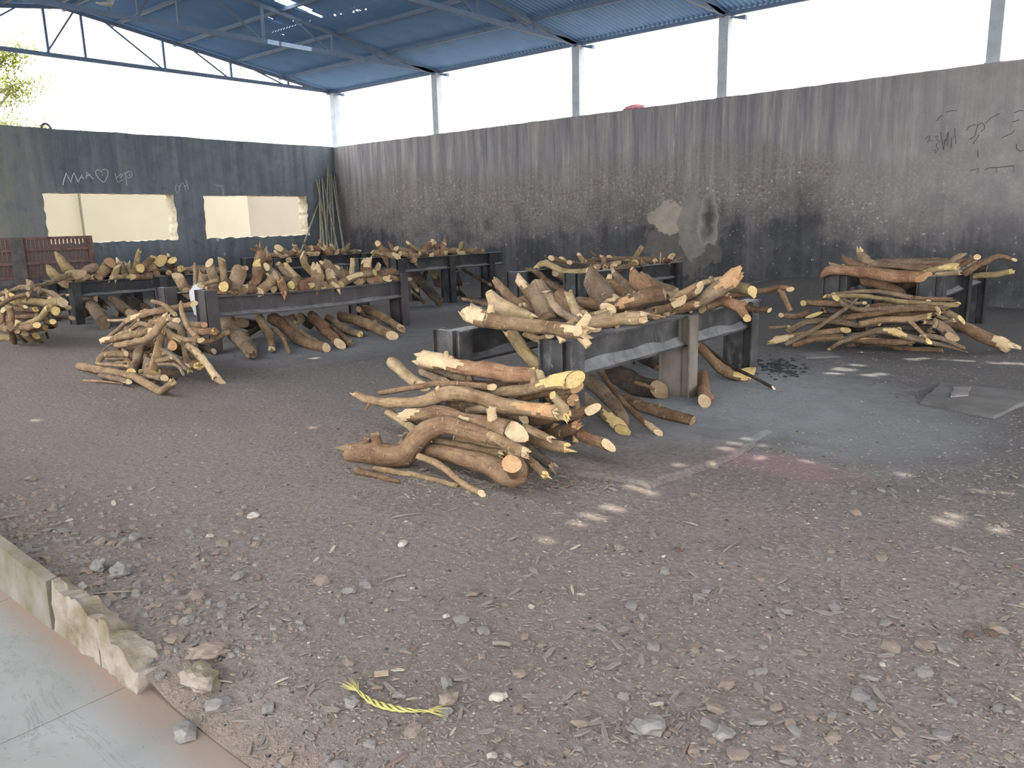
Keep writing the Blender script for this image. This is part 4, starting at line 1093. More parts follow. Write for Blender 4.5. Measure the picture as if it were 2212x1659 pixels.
# --- pile before the sagging frame
G3 = 'firewood piled before the sagging frame'
P3 = [
 ([(170,1112),(400,1150),(700,1205),(900,1265),(1100,1370),(1225,1428),(1275,1385),(1350,1318)],48,50,None,-11.62,'tan','tip','torn','cp',{'label':'long tan log with upturned elbow end lying lowest in the white sack pile'}),
 ([(835,1195),(900,1050),(985,820)],66,56,-11.50,-11.25,'grey','saw','saw','cy',{'label':'upright grey-brown log with yellow sawn foot in the white sack pile'}),
 ([(1105,1195),(1140,1030),(1215,715)],62,42,-11.46,-11.2,'tan','saw','saw','cy'),
 ([(1060,1010),(1045,1130),(1075,1260)],56,60,-11.28,-11.38,'grey','saw','torn','cp'),
 ([(1230,640),(1400,780),(1600,890),(1760,1060),(1940,1295)],46,50,-11.14,None,'tan','saw','saw','cp',{'peel':[(.22,1,1.25,'cp')],'label':'long bent branch with peeled creamy side sliding off the white sack pile'}),
 ([(480,790),(700,755),(1090,672)],46,48,-11.36,-11.30,'tan','torn','saw','cp',{'peel':[(0,.26,1.6,'cp')]}),
 ([(650,850),(900,810),(1090,735),(1190,610),(1280,500)],40,54,-11.42,-11.34,'tan','saw','torn','cp',{'label':'angled tan log with knobbly top crossing the white sack pile'}),
 ([(850,640),(920,590),(1000,585),(1150,640)],28,32,-11.24,-11.24,'tan','saw','saw','cp'),
 ([(780,550),(1000,460),(1300,395),(1620,330)],42,38,-11.0,-10.92,'brown','axe','saw','cp',{'peel':[(0,.26,1.6,'cp')],'label':'long brown log with whittled pale tip topping the white sack pile'}),
 ([(1095,292),(1250,340),(1385,460)],22,28,-11.06,-11.06,'tan','saw','saw','cp'),
 ([(1460,300),(1480,450),(1540,600),(1650,745)],26,34,-11.24,-11.22,'tan','tip','saw','cp'),
 ([(1335,705),(1500,770),(1700,785)],22,36,-11.20,-11.16,'tan','tip','saw','cp'),
 ([(1270,585),(1420,615),(1490,700),(1510,900),(1560,1160)],42,40,-11.06,-11.1,'grey','saw','torn','cy'),
 ([(1690,800),(1850,790),(2040,690)],50,28,-10.92,-10.86,'brown','saw','axe','cd'),
 ([(1560,585),(1750,592)],36,40,-10.86,-10.98,'tan','saw','saw','co',{'label':'short log with oval orange sawn face by the white sack post'}),
 ([(1620,670),(1760,680),(1890,675)],52,44,-10.94,-10.96,'red','torn','torn','co'),
 ([(1420,850),(1350,850)],64,62,-10.9,-11.22,'brown','saw','saw','co',{'label':'log with round orange cut face in the white sack pile'}),
 ([(430,1050),(470,985),(580,960),(800,962)],40,44,-11.44,-11.36,'tan','saw','saw','cp'),
 ([(400,1080),(600,1095),(820,1112)],20,22,-11.5,-11.48,'tan','tip','saw','cp'),
 ([(640,1085),(800,1060)],32,30,-11.40,-11.40,'tan','saw','saw','cp'),
 ([(570,725),(690,630),(790,530)],24,30,-11.10,-11.05,'brown','saw','saw','cp'),
 ([(740,715),(830,610),(920,530)],16,20,-11.16,-11.12,'brown','saw','saw','cp'),
 ([(1000,880),(1150,810)],44,46,-11.15,-11.15,'brown','saw','saw','cp'),
 ([(1000,960),(1230,930)],44,44,-11.12,-11.12,'grey','saw','saw','cp'),
 ([(1220,900),(1390,1005),(1530,1155)],24,24,-11.34,-11.36,'grey','saw','tip','cp'),
 ([(1170,1085),(1400,1100),(1500,1230)],18,18,-11.46,-11.5,'grey','saw','tip','cp'),
 ([(1130,1170),(1270,1185),(1410,1205)],52,54,-11.30,None,'grey','saw','saw','cy'),
 ([(1570,1060),(1680,1110)],62,60,-10.98,-11.08,'brown','saw','torn','cy'),
 ([(1690,860),(1870,925)],42,30,-10.9,-10.9,'dark','saw','axe','cd'),
 ([(450,1225),(620,1260),(800,1305)],34,36,-11.58,-11.62,'grey','torn','saw','cp'),
 ([(220,1290),(450,1300),(720,1330)],14,14,None,None,'tan','tip','saw','cp',{'label':'thin bleached stick on dirt under the white sack pile'}),
 ([(960,1075),(1110,985)],40,42,-11.22,-11.2,'grey','saw','saw','cp'),
 ([(920,1120),(1060,1160)],38,40,-11.3,-11.3,'dark','saw','saw','cd'),
 ([(550,535),(650,535),(780,530)],14,18,-11.0,-10.98,'pale','torn','saw','cy'),
 ([(650,920),(690,840)],30,30,-11.3,-11.3,'brown','saw','saw','cp'),
 ([(740,890),(770,950)],28,26,-11.36,-11.44,'tan','saw','axe','cp'),
 ([(880,440),(1000,500),(1150,520)],46,46,-10.86,-10.86,'brown','saw','saw','cp'),
 ([(1000,430),(1120,440),(1200,500)],40,40,-10.92,-10.9,'tan','saw','saw','cp'),
 ([(1200,640),(1320,660),(1440,690)],36,36,-11.0,-11.0,'tan','saw','saw','cp'),
 ([(1380,880),(1600,960)],70,70,-10.86,-10.86,'dark','saw','saw','cd'),
 ([(780,1000),(830,1100),(800,1190)],30,36,-11.40,-11.42,'brown','saw','saw','cp'),
 ([(1480,640),(1600,640),(1700,650)],30,30,-10.9,-10.9,'tan','saw','saw','cp'),
 ([(560,1010),(760,1000),(960,990)],44,44,-11.20,-11.20,'grey','saw','saw','cp'),
 ([(700,900),(900,890),(1080,900)],48,48,-11.15,-11.10,'brown','saw','saw','cp'),
 ([(560,1180),(760,1180),(960,1190)],44,44,-11.44,-11.40,'brown','saw','saw','cp'),
 ([(900,1250),(1050,1240),(1250,1260)],44,44,-11.44,-11.44,'grey','saw','saw','cp'),
 ([(760,640),(900,660),(1050,650)],40,40,-11.10,-11.10,'brown','saw','saw','cp'),
 ([(1250,1030),(1400,1060),(1560,1080)],46,46,-11.10,-11.10,'brown','saw','saw','cp'),
 ([(1300,780),(1450,800),(1600,820)],42,42,-11.05,-11.00,'tan','saw','saw','cp'),
 ([(1100,560),(1250,560),(1400,540)],40,40,-11.00,-11.00,'tan','saw','saw','cp'),
 ([(620,760),(740,700),(850,660)],34,34,-11.20,-11.15,'tan','saw','saw','cp'),
 ([(1050,1080),(1200,1040),(1350,1000)],34,34,-11.36,-11.30,'tan','saw','saw','cp'),
 ([(470,920),(520,880),(590,830)],10,10,-11.40,-11.38,'grey','tip','saw','cp'),
]
bundle(P3, 140, 600, 5.82, 'Y', 'in the white sack pile', G3)

# --- on and under the sagging frame
G4 = 'logs on the sagging frame'
F2 = [
 ([(172,292),(182,480)],20,22,9.5,9.5,'grey','tip','saw','cp'),
 ([(308,290),(350,420),(385,520)],44,56,9.7,9.85,'grey','axe','saw','cp'),
 ([(420,255),(440,380),(448,500)],34,42,9.8,9.9,'tan','axe','saw','cp'),
 ([(490,470),(440,506)],48,48,9.8,10.30,'brown','saw','saw','cy',{'label':'log with bright yellow oval cut face by the white sack'}),
 ([(575,350),(555,450),(520,565)],66,66,9.95,10.05,'grey','saw','saw','cp',{'stubs':[(.1,.1,.05,.03)],'label':'broad forked grey-brown stump on the sagging frame'}),
 ([(742,285),(745,420),(690,510),(580,560)],40,38,9.95,10.10,'brown','axe','saw','cy',{'peel':[(0,.18,1.2,'cy')],'label':'curved brown log with slanting yellow cut top on the sagging frame'}),
 ([(790,195),(775,280),(765,430)],56,62,9.3,9.3,'brown','torn','saw','cd',{'stubs':[(.1,2.6,.07,.016),(.05,1.7,.05,.016)],'label':'horned brown stump poking up behind the sagging frame logs'}),
 ([(840,240),(850,300)],40,44,9.35,9.35,'brown','torn','saw','cd'),
 ([(915,405),(850,480),(765,555)],44,44,10.05,10.15,'tan','axe','saw','cp'),
 ([(835,325),(930,405),(995,520)],32,40,9.75,9.95,'grey','axe','saw','cp'),
 ([(965,470),(990,560)],36,30,10.15,10.22,'red','saw','torn','co'),
 ([(1120,450),(1060,492)],40,38,9.85,10.2,'tan','saw','saw','cy'),
 ([(1110,510),(1180,500),(1260,480)],56,52,10.05,10.05,'red','saw','torn','co',{'label':'split orange-faced stump in the middle of the sagging frame'}),
 ([(1285,335),(1300,430),(1250,525)],52,72,9.85,10.05,'tan','torn','saw','cp',{'peel':[(0,.4,1.0,'cp')]}),
 ([(940,295),(1000,365),(1100,430)],26,36,9.4,9.6,'grey','axe','saw','cp'),
 ([(1005,305),(1060,370),(1130,440)],26,32,9.5,9.65,'pale','axe','saw','cy'),
 ([(1160,215),(1195,320),(1270,395)],28,32,9.3,9.5,'green','axe','saw','cp'),
 ([(1365,280),(1450,370),(1550,440)],44,40,9.6,9.75,'grey','torn','saw','cp'),
 ([(1460,335),(1600,415)],34,36,9.4,9.5,'tan','saw','saw','cp'),
 ([(1420,400),(1455,510)],56,60,9.9,10.05,'tan','torn','saw','cp',{'peel':[(0,.5,1.3,'cp')]}),
 ([(1624,262),(1622,330),(1618,410)],24,24,10.0,10.05,'pale','torn','saw','cy',{'label':'upright pale splintered stub on the sagging frame'}),
 ([(1490,495),(1600,430),(1700,405),(1825,378)],40,34,10.08,10.08,'tan','saw','axe','cy',{'peel':[(.35,.6,1.0,'cp')]}),
 ([(1752,285),(1745,350),(1760,420)],46,56,9.65,9.75,'brown','torn','saw','cp',{'peel':[(0,.5,1.2,'cp')]}),
 ([(1872,300),(1845,365)],20,28,9.7,9.75,'pale','axe','saw','cp'),
 ([(1800,425),(1910,395),(2015,360)],40,42,9.95,10.02,'brown','saw','saw','cy',{'label':'brown log with oval yellow sawn face at the far end of the sagging frame'}),
 ([(1960,420),(2050,440),(2115,460)],24,18,10.15,10.15,'tan','saw','torn','cp'),
 ([(1690,430),(1800,440),(1900,450)],44,44,10.0,10.0,'red','saw','saw','cp'),
 ([(20,410),(60,480),(105,570)],52,46,9.0,9.1,'tan','saw','saw','cp'),
 ([(250,410),(265,480)],46,48,9.55,9.6,'grey','saw','saw','cp'),
 ([(230,500),(300,475),(385,450)],20,22,10.05,10.1,'tan','saw','saw','cp'),
 ([(600,430),(720,440),(820,430)],46,46,9.5,9.5,'dark','saw','saw','cd'),
 ([(840,430),(950,450),(1090,460)],46,46,9.55,9.55,'grey','saw','saw','cp'),
 ([(1280,460),(1400,470),(1500,480)],40,40,9.7,9.7,'brown','saw','saw','cp'),
 ([(640,520),(720,540)],38,38,10.1,10.1,'brown','saw','saw','cp'),
 ([(1040,540),(1110,540)],34,36,10.1,10.1,'brown','saw','saw','cp'),
 ([(1350,510),(1440,520)],34,36,10.1,10.1,'tan','torn','saw','cp'),
 # beneath
 ([(470,820),(560,960),(700,1130)],70,58,9.6,None,'grey','saw','torn','cd',{'label':'thick log with frayed end on the ground beneath the sagging frame'}),
 ([(760,790),(860,960),(882,1085)],38,34,9.9,None,'tan','saw','torn','cp'),
 ([(890,900),(980,970),(1040,1120)],20,18,10.1,None,'tan','saw','tip','cp'),
 ([(880,790),(1050,920),(1170,1055),(1380,1065)],60,46,9.6,None,'brown','saw','saw','cp',{'label':'bent brown log with round sawn end on the ash beneath the sagging frame'}),
 ([(1000,800),(1120,910),(1300,1030)],28,32,9.8,None,'grey','saw','saw','cp'),
 ([(1250,780),(1400,930),(1505,1035)],46,46,9.7,None,'red','saw','axe','cp'),
 ([(1420,880),(1510,960),(1600,1030)],32,34,9.9,None,'brown','saw','torn','cd'),
 ([(1400,790),(1540,890),(1690,945)],34,32,9.8,None,'grey','saw','torn','cy'),
 ([(1510,780),(1750,850),(1985,955)],46,44,9.6,None,'tan','saw','axe','cp'),
 ([(1680,715),(1780,800),(1825,830)],24,20,9.6,9.8,'brown','saw','torn','cp'),
 ([(1740,710),(1900,790),(2065,890)],38,40,9.6,None,'tan','saw','saw','cp'),
 ([(1040,780),(1090,850)],46,46,9.5,9.6,'brown','saw','saw','cp'),
 ([(1150,800),(1250,860)],40,40,9.4,9.5,'dark','saw','saw','cd'),
 ([(600,840),(720,860)],50,50,9.2,9.2,'dark','saw','saw','cd'),
 ([(640,960),(760,890)],24,24,9.5,9.4,'dark','saw','saw','cd'),
]
bundle(F2, 380, 500, 4.254, 'X', 'on the sagging frame', G4)

# --- on and under the frame beside the slatted rack, and the pile before it
G5 = 'logs on the frame beside the slatted rack'
F3 = [
 ([(530,205),(600,300),(690,410)],36,50,4.3,4.45,'green','tip','saw','cp',{'label':'smooth olive log rising highest beside the slatted iron rack'}),
 ([(455,330),(520,420),(610,470)],44,62,4.45,4.55,'green','tip','saw','cp',{'label':'stout olive log leaning beside the slatted iron rack'}),
 ([(310,520),(480,480),(640,415)],18,26,6.3,4.75,'green','saw','torn','cp'),
 ([(640,420),(730,410)],52,50,4.6,4.7,'green','saw','axe','cp'),
 ([(780,430),(830,370),(900,345)],50,50,4.4,4.4,'grey','saw','saw','cp'),
 ([(930,440),(980,370),(1035,295)],36,56,4.5,4.5,'tan','saw','axe','co',{'label':'tan log with orange slanting cut top beside the slatted rack'}),
 ([(1100,335),(1070,435)],28,32,4.6,4.65,'green','axe','saw','cp'),
 ([(1135,295),(1175,420)],34,38,4.5,4.6,'grey','torn','saw','cp'),
 ([(1205,320),(1215,380)],34,34,4.45,4.5,'pale','torn','saw','cp'),
 ([(1312,195),(1285,310),(1240,430)],22,32,4.5,4.6,'green','torn','saw','cy',{'label':'slender stick with ragged yellow tip standing beside the slatted rack'}),
 ([(1280,410),(1320,345)],42,40,4.45,4.75,'brown','saw','saw','cy'),
 ([(1300,400),(1365,320),(1435,250)],32,32,4.4,4.4,'brown','saw','saw','cp'),
 ([(1400,390),(1450,330),(1495,285)],44,52,4.35,4.45,'tan','saw','axe','cy'),
 ([(1585,250),(1610,330),(1630,420)],30,40,4.3,4.4,'brown','torn','saw','cp'),
 ([(1600,320),(1625,272)],34,32,4.4,4.65,'brown','saw','saw','cy'),
 ([(1660,380),(1706,352)],38,38,4.4,4.7,'brown','saw','saw','cy'),
 ([(1500,400),(1640,400),(1760,390)],46,50,4.2,4.2,'brown','saw','saw','cp'),
 ([(1240,430),(1330,420),(1420,420)],30,34,4.65,4.65,'brown','saw','saw','cp'),
 ([(1060,435),(1150,430)],22,20,4.7,4.7,'green','torn','saw','cp'),
 ([(770,430),(850,430)],30,36,4.65,4.65,'tan','saw','torn','cp'),
 ([(980,420),(1060,410)],34,34,4.3,4.3,'dark','saw','saw','cd'),
 # beneath
 ([(800,640),(900,740),(975,860)],58,62,4.2,None,'grey','saw','saw','cd',{'label':'grey-brown log propped on the ground beneath the frame beside the slatted rack'}),
 ([(1060,630),(1150,710),(1250,790)],44,44,4.2,4.8,'grey','saw','saw','cp'),
 ([(1180,630),(1280,690),(1390,760)],60,60,4.0,4.3,'dark','saw','saw','cd'),
 ([(900,650),(960,690)],44,40,4.0,4.0,'dark','saw','saw','cd'),
 ([(780,720),(810,840)],36,36,3.8,3.8,'dark','saw','saw','cd'),
 ([(1100,770),(1170,800)],40,40,4.0,4.0,'dark','saw','saw','cd'),
]
bundle(F3, 0, 500, 4.365, 'X', 'beside the slatted rack', G5)
G6 = 'tangled firewood piled before the slatted rack'
P6 = [
 ([(150,665),(350,660),(590,672)],40,50,-10.95,-10.9,'green','saw','saw','cp',{'label':'thick olive log across the tangled pile by the slatted rack'}),
 ([(-20,705),(120,630),(255,590)],20,18,-11.3,-11.2,'brown','saw','saw','cp'),
 ([(240,640),(285,560),(280,465)],26,30,-11.0,-10.9,'grey','saw','axe','cp'),
 ([(90,580),(180,535),(260,530)],24,28,-11.0,-11.0,'grey','saw','saw','cp'),
 ([(390,555),(500,585),(590,650)],22,24,-10.9,-10.85,'grey','saw','axe','cp'),
 ([(75,700),(105,810),(90,910)],28,30,-11.24,-11.24,'brown','saw','saw','cp'),
 ([(30,740),(20,850)],24,26,-11.2,-11.2,'brown','saw','saw','cp'),
 ([(470,730),(525,748)],42,42,-10.7,-11.1,'brown','saw','saw','cy',{'label':'log with split yellow sawn face in the tangled pile by the slatted rack'}),
 ([(450,730),(390,810),(280,860),(170,890)],34,26,-11.1,-11.1,'green','torn','saw','cy'),
 ([(440,860),(500,852)],26,28,-10.8,-11.1,'brown','saw','saw','cy'),
 ([(190,910),(280,900),(345,885)],28,28,-11.16,-11.2,'brown','saw','axe','cy'),
 ([(160,935),(200,990),(240,1040)],30,26,-11.2,None,'grey','saw','axe','cp'),
 ([(215,955),(280,1000),(345,1040)],32,30,-11.12,None,'grey','saw','axe','cp'),
 ([(340,985),(395,1035)],28,28,-11.0,None,'green','saw','axe','cy'),
 ([(95,890),(110,960),(135,1040)],36,28,-11.3,None,'brown','saw','torn','cd'),
 ([(90,715),(200,735),(330,735)],22,26,-11.0,-11.0,'brown','saw','torn','cy'),
 ([(140,810),(260,800),(350,790)],26,26,-10.95,-10.95,'brown','saw','saw','cp'),
 ([(-20,600),(60,575),(110,600)],22,20,-11.1,-11.1,'tan','saw','saw','cy'),
 ([(230,935),(330,925),(430,905)],26,26,-10.95,-10.95,'brown','saw','saw','cp'),
 ([(-20,620),(60,640),(140,660)],26,26,-11.0,-11.0,'pale','saw','saw','cy'),
 ([(180,860),(300,830),(420,810)],30,30,-10.8,-10.8,'dark','saw','saw','cd'),
 ([(100,780),(240,760),(380,770)],34,34,-10.78,-10.78,'dark','saw','saw','cd'),
 ([(-20,800),(60,820),(150,860)],34,34,-10.9,-10.9,'brown','saw','saw','cp'),
 ([(-20,900),(60,920),(130,930)],34,34,-11.0,-11.0,'brown','saw','saw','cp'),
 ([(-20,990),(40,1000),(110,1010)],30,30,-11.1,None,'green','saw','saw','cy'),
 ([(330,560),(370,530),(360,590)],18,18,-11.0,-11.0,'grey','axe','axe','cp'),
 ([(300,600),(380,610),(470,630)],20,20,-10.96,-10.94,'dark','saw','torn','cp'),
 ([(420,600),(500,620),(570,640)],18,18,-10.9,-10.88,'brown','saw','saw','cp'),
 ([(440,605),(635,598)],12,12,-10.7,-10.7,'grey','saw','axe','cp'),
 ([(560,730),(640,715)],24,26,-10.6,-10.6,'grey','saw','axe','cp'),
 ([(540,800),(680,815)],22,22,-10.5,-10.5,'grey','saw','saw','cp'),
 ([(420,900),(520,880)],28,28,-10.7,-10.7,'dark','saw','saw','cd'),
 ([(60,560),(75,640)],14,14,-11.2,-11.2,'pale','saw','saw','cy'),
 ([(180,690),(240,710)],14,16,-11.1,-11.1,'brown','saw','axe','cp'),
 ([(200,620),(250,600)],22,20,-11.14,-11.12,'pale','axe','saw','cp'),
 ([(345,1000),(460,925)],6,5,None,-11.0,'pale','tip','tip','cp'),
 ([(430,930),(450,1000)],14,12,-10.9,None,'grey','saw','axe','cp'),
]
bundle(P6, 0, 500, 4.365, 'Y', 'in the tangled pile by the slatted rack', G6)

# --- back frames
G7 = 'logs on the frame before the bamboo poles'
B1 = [
 ([(365,770),(410,800),(440,830)],26,28,3.6,3.7,'grey','axe','saw','cp'), ([(420,840),(440,862)],24,22,3.7,3.95,'brown','saw','saw','cp'),
 ([(485,785),(430,830)],20,22,3.7,3.7,'tan','saw','saw','cp'), ([(490,755),(520,815)],18,24,3.6,3.7,'tan','torn','saw','cp'),
 ([(555,720),(570,760),(600,805)],10,16,3.6,3.7,'grey','tip','saw','cp'), ([(620,775),(680,790)],26,30,3.7,3.7,'red','torn','saw','cp'),
 ([(680,740),(700,800)],22,30,3.6,3.7,'tan','torn','saw','co'), ([(720,770),(760,810)],28,28,3.8,3.8,'tan','torn','saw','cp'),
 ([(770,755),(800,810)],18,24,3.7,3.7,'pale','torn','saw','cp'), ([(820,800),(850,790)],18,16,3.8,3.8,'tan','saw','torn','cp'),
 ([(910,735),(890,780),(860,815)],16,24,3.6,3.7,'grey','tip','saw','cp'), ([(940,800),(975,795)],16,14,3.8,3.8,'grey','saw','torn','cp'),
 ([(600,815),(660,815)],16,18,3.85,3.85,'pale','torn','torn','cp'), ([(640,805),(740,815)],22,22,3.3,3.3,'dark','saw','saw','cd'),
 ([(340,800),(400,850)],12,14,3.8,3.85,'pale','saw','axe','cp'),
]
bundle(B1, 500, 320, 3.568, 'X', 'before the bamboo poles', G7)
G8 = 'logs on the frame with overhanging beam ends'
B2 = [
 ([(1130,735),(1180,830),(1245,935)],24,30,7.9,7.7,'tan','saw','saw','cp',{'label':'tan log slanting down at the front of the overhanging-beam frame'}),
 ([(1085,800),(1180,815),(1270,830)],18,26,7.6,8.2,'tan','saw','saw','cp'), ([(1150,760),(1200,790),(1260,810)],16,20,7.5,7.7,'grey','saw','saw','cp'),
 ([(1210,725),(1250,790)],12,16,7.6,7.7,'grey','tip','saw','cp'), ([(1270,775),(1330,790),(1410,800)],22,24,7.8,7.8,'grey','saw','saw','cp'),
 ([(1360,730),(1410,770),(1470,805)],12,14,7.9,8.0,'tan','axe','saw','cp'), ([(1380,840),(1410,870)],30,26,8.2,8.25,'tan','saw','torn','cd'),
 ([(1400,720),(1395,770)],8,10,7.8,7.8,'grey','tip','saw','cp'), ([(1480,800),(1530,745)],24,28,7.9,7.9,'red','saw','torn','cp'),
 ([(1560,720),(1590,780),(1600,820)],16,24,7.9,8.0,'red','axe','saw','cp'), ([(1640,735),(1625,780),(1605,830)],22,28,8.0,8.1,'red','saw','saw','cp'),
 ([(1640,690),(1645,740)],8,12,7.9,8.0,'tan','tip','saw','cp'), ([(1450,815),(1520,820)],22,24,8.1,8.1,'brown','saw','saw','cp'),
 ([(1530,830),(1600,800)],20,22,8.15,8.15,'tan','saw','saw','cp'), ([(1300,815),(1370,830)],22,22,8.1,8.1,'tan','saw','saw','cp'),
 ([(1775,725),(1765,770),(1740,800)],14,18,7.8,7.9,'green','axe','saw','cy'), ([(1770,815),(1830,795),(1885,790)],20,18,8.0,8.0,'tan','saw','torn','cp'),
 ([(1880,815),(1910,805),(1945,818)],14,14,8.1,8.1,'grey','saw','saw','cp'), ([(1700,805),(1740,800)],16,16,7.8,7.8,'grey','saw','saw','cp'),
 ([(1400,950),(1500,1070),(1610,1190)],36,38,7.6,None,'dark','saw','saw','cd'), ([(1500,950),(1480,1030)],16,16,7.6,7.6,'dark','saw','saw','cd'),
 ([(1370,1010),(1430,1090)],24,18,8.0,8.2,'grey','saw','saw','cp'), ([(1390,1110),(1440,1150),(1490,1200)],12,12,8.2,None,'brown','saw','saw','cp'),
 ([(1780,930),(1880,990),(1990,1050)],12,12,7.8,8.6,'dark','saw','saw','cd'), ([(1560,960),(1600,1060)],30,34,7.4,7.4,'dark','saw','saw','cd'),
 ([(1730,1080),(1800,1150)],20,16,8.0,None,'dark','saw','saw','cp'), ([(1730,950),(1760,1080)],20,24,7.5,7.5,'dark','saw','saw','cd'),
 ([(1775,1155),(1850,1165),(1960,1200)],12,16,None,None,'brown','axe','saw','cy'),
]
bundle(B2, 500, 320, 3.568, 'X', 'on the overhanging-beam frame', G8)
G9 = 'logs on the frame below the peeled plaster'
B3 = [
 ([(235,715),(290,695),(400,750),(520,770),(650,745)],24,26,-5.85,-5.7,'green','saw','saw','cy',{'axis':'Y','label':'long curved olive log across the frame below the peeled plaster'}),
 ([(135,740),(220,770),(320,850),(440,905)],18,30,11.7,12.3,'grey','tip','saw','cp',{'label':'grey-brown log slanting off the frame below the peeled plaster'}),
 ([(245,810),(290,880),(350,960)],10,16,11.9,12.2,'grey','tip','saw','cp'), ([(370,770),(450,830),(550,900)],36,42,12.0,12.3,'grey','saw','saw','cp'),
 ([(335,655),(420,690),(470,715)],20,22,12.0,12.1,'brown','saw','saw','cp'), ([(420,655),(460,690),(500,720)],14,20,12.2,12.3,'brown','axe','saw','cp'),
 ([(300,680),(330,700)],14,16,11.8,11.8,'brown','saw','saw','cp'), ([(555,625),(580,670),(605,715)],16,20,12.3,12.4,'brown','axe','saw','cp'),
 ([(640,600),(690,635),(730,650)],6,8,12.3,12.3,'grey','tip','saw','cp'), ([(735,640),(750,680),(755,720)],16,24,12.5,12.5,'tan','torn','saw','cy'),
 ([(600,690),(680,680),(740,690)],24,26,12.2,12.2,'brown','saw','saw','cp'), ([(770,725),(860,700),(960,690)],26,28,12.7,12.7,'green','torn','saw','cp'),
 ([(820,745),(900,735),(970,710)],24,24,12.85,12.85,'brown','saw','saw','cp'), ([(1040,680),(1000,695)],28,30,12.5,12.85,'tan','saw','saw','cy'),
 ([(1058,560),(1020,620),(975,690)],20,22,12.4,12.5,'tan','axe','saw','cy',{'label':'tan branch with slanting cut sticking up below the peeled plaster'}),
 ([(800,650),(850,660),(890,690)],20,20,12.2,12.3,'brown','saw','saw','cp'), ([(1040,700),(1100,715)],20,14,12.8,12.8,'grey','saw','tip','cp'),
 ([(1060,690),(1100,665),(1150,640)],14,12,12.3,12.3,'grey','saw','axe','cp'), ([(1230,690),(1285,648)],26,26,12.8,12.95,'brown','saw','saw','cp'),
 ([(1070,715),(1180,700),(1290,725)],34,36,12.7,12.7,'grey','saw','saw','cp'), ([(1270,690),(1300,700)],14,16,12.8,12.8,'pale','saw','axe','cp'),
 ([(1270,700),(1375,650)],6,10,12.95,12.95,'grey','saw','saw','cp'), ([(1205,610),(1200,690)],6,8,12.85,12.85,'pale','tip','saw','cp'),
 ([(1270,715),(1310,735)],12,10,12.85,12.85,'pale','saw','axe','cp'), ([(480,690),(540,700)],18,18,12.4,12.4,'brown','saw','saw','cp'),
]
bundle(B3, 1100, 380, 3.687, 'X', 'below the peeled plaster', G9)
G10 = 'logs on the frame behind the long branches'
R1 = [
 ([(515,315),(570,250),(700,245),(900,270),(1100,295),(1370,305)],20,46,-4.96,-4.93,'red','tip','saw','co',{'rs':[14,36,40,42,50,46],'label':'reddish log with hooked tip and pale scars across the right frame by the stone slab'}),
 ([(685,110),(740,180),(900,230),(1120,275)],12,26,-4.72,-4.70,'brown','tip','saw','cp',{'rs':[8,40,34,28],'label':'horn-tipped brown log across the right frame by the stone slab'}),
 ([(840,90),(880,170),(960,200),(1100,208),(1380,245)],40,22,-4.5,-4.45,'grey','torn','saw','cp',{'rs':[30,46,32,26,20],'label':'grey-brown club-ended log across the right frame by the stone slab'}),
 ([(1370,272),(1500,235),(1630,215)],24,34,-4.62,-4.55,'green','saw','torn','cy',{'peel':[(.5,1,1.4,'cy')]}), ([(1480,280),(1580,275),(1660,270)],18,22,-4.74,-4.7,'pale','torn','torn','cp'),
 ([(1560,215),(1640,150),(1725,112)],28,22,-4.0,-3.95,'grey','saw','tip','cp'), ([(1680,210),(1760,165),(1820,138)],24,24,-3.8,-3.8,'brown','saw','axe','cp'),
 ([(1700,275),(1850,190),(2000,135),(2130,158)],36,14,-3.55,-3.5,'brown','saw','axe','cp',{'label':'arched brown branch over the far end of the right frame by the stone slab'}),
 ([(1640,310),(1850,292),(1960,285),(2090,260)],26,26,-3.2,-3.15,'green','saw','torn','cy'), ([(850,330),(1000,355),(1210,455)],40,40,-4.66,-4.62,'brown','saw','saw','cp'),
 ([(1170,415),(1270,370),(1360,345)],24,26,-4.5,-4.45,'brown','saw','saw','cp'), ([(900,330),(1100,320),(1330,340)],40,44,-4.3,-4.3,'brown','saw','saw','cp'),
 ([(590,190),(700,220)],12,14,-4.62,-4.66,'pale','axe','saw','cp'), ([(1720,260),(1800,240),(1900,230)],30,30,-3.3,-3.3,'dark','saw','saw','cd'),
 ([(1230,430),(1350,400)],60,60,-4.2,-4.2,'dark','saw','saw','cd'),
]
bundle(R1, 1640, 520, 3.867, 'Y', 'on the right frame by the stone slab', G10)
G11 = 'long thin branches piled before the right frame'
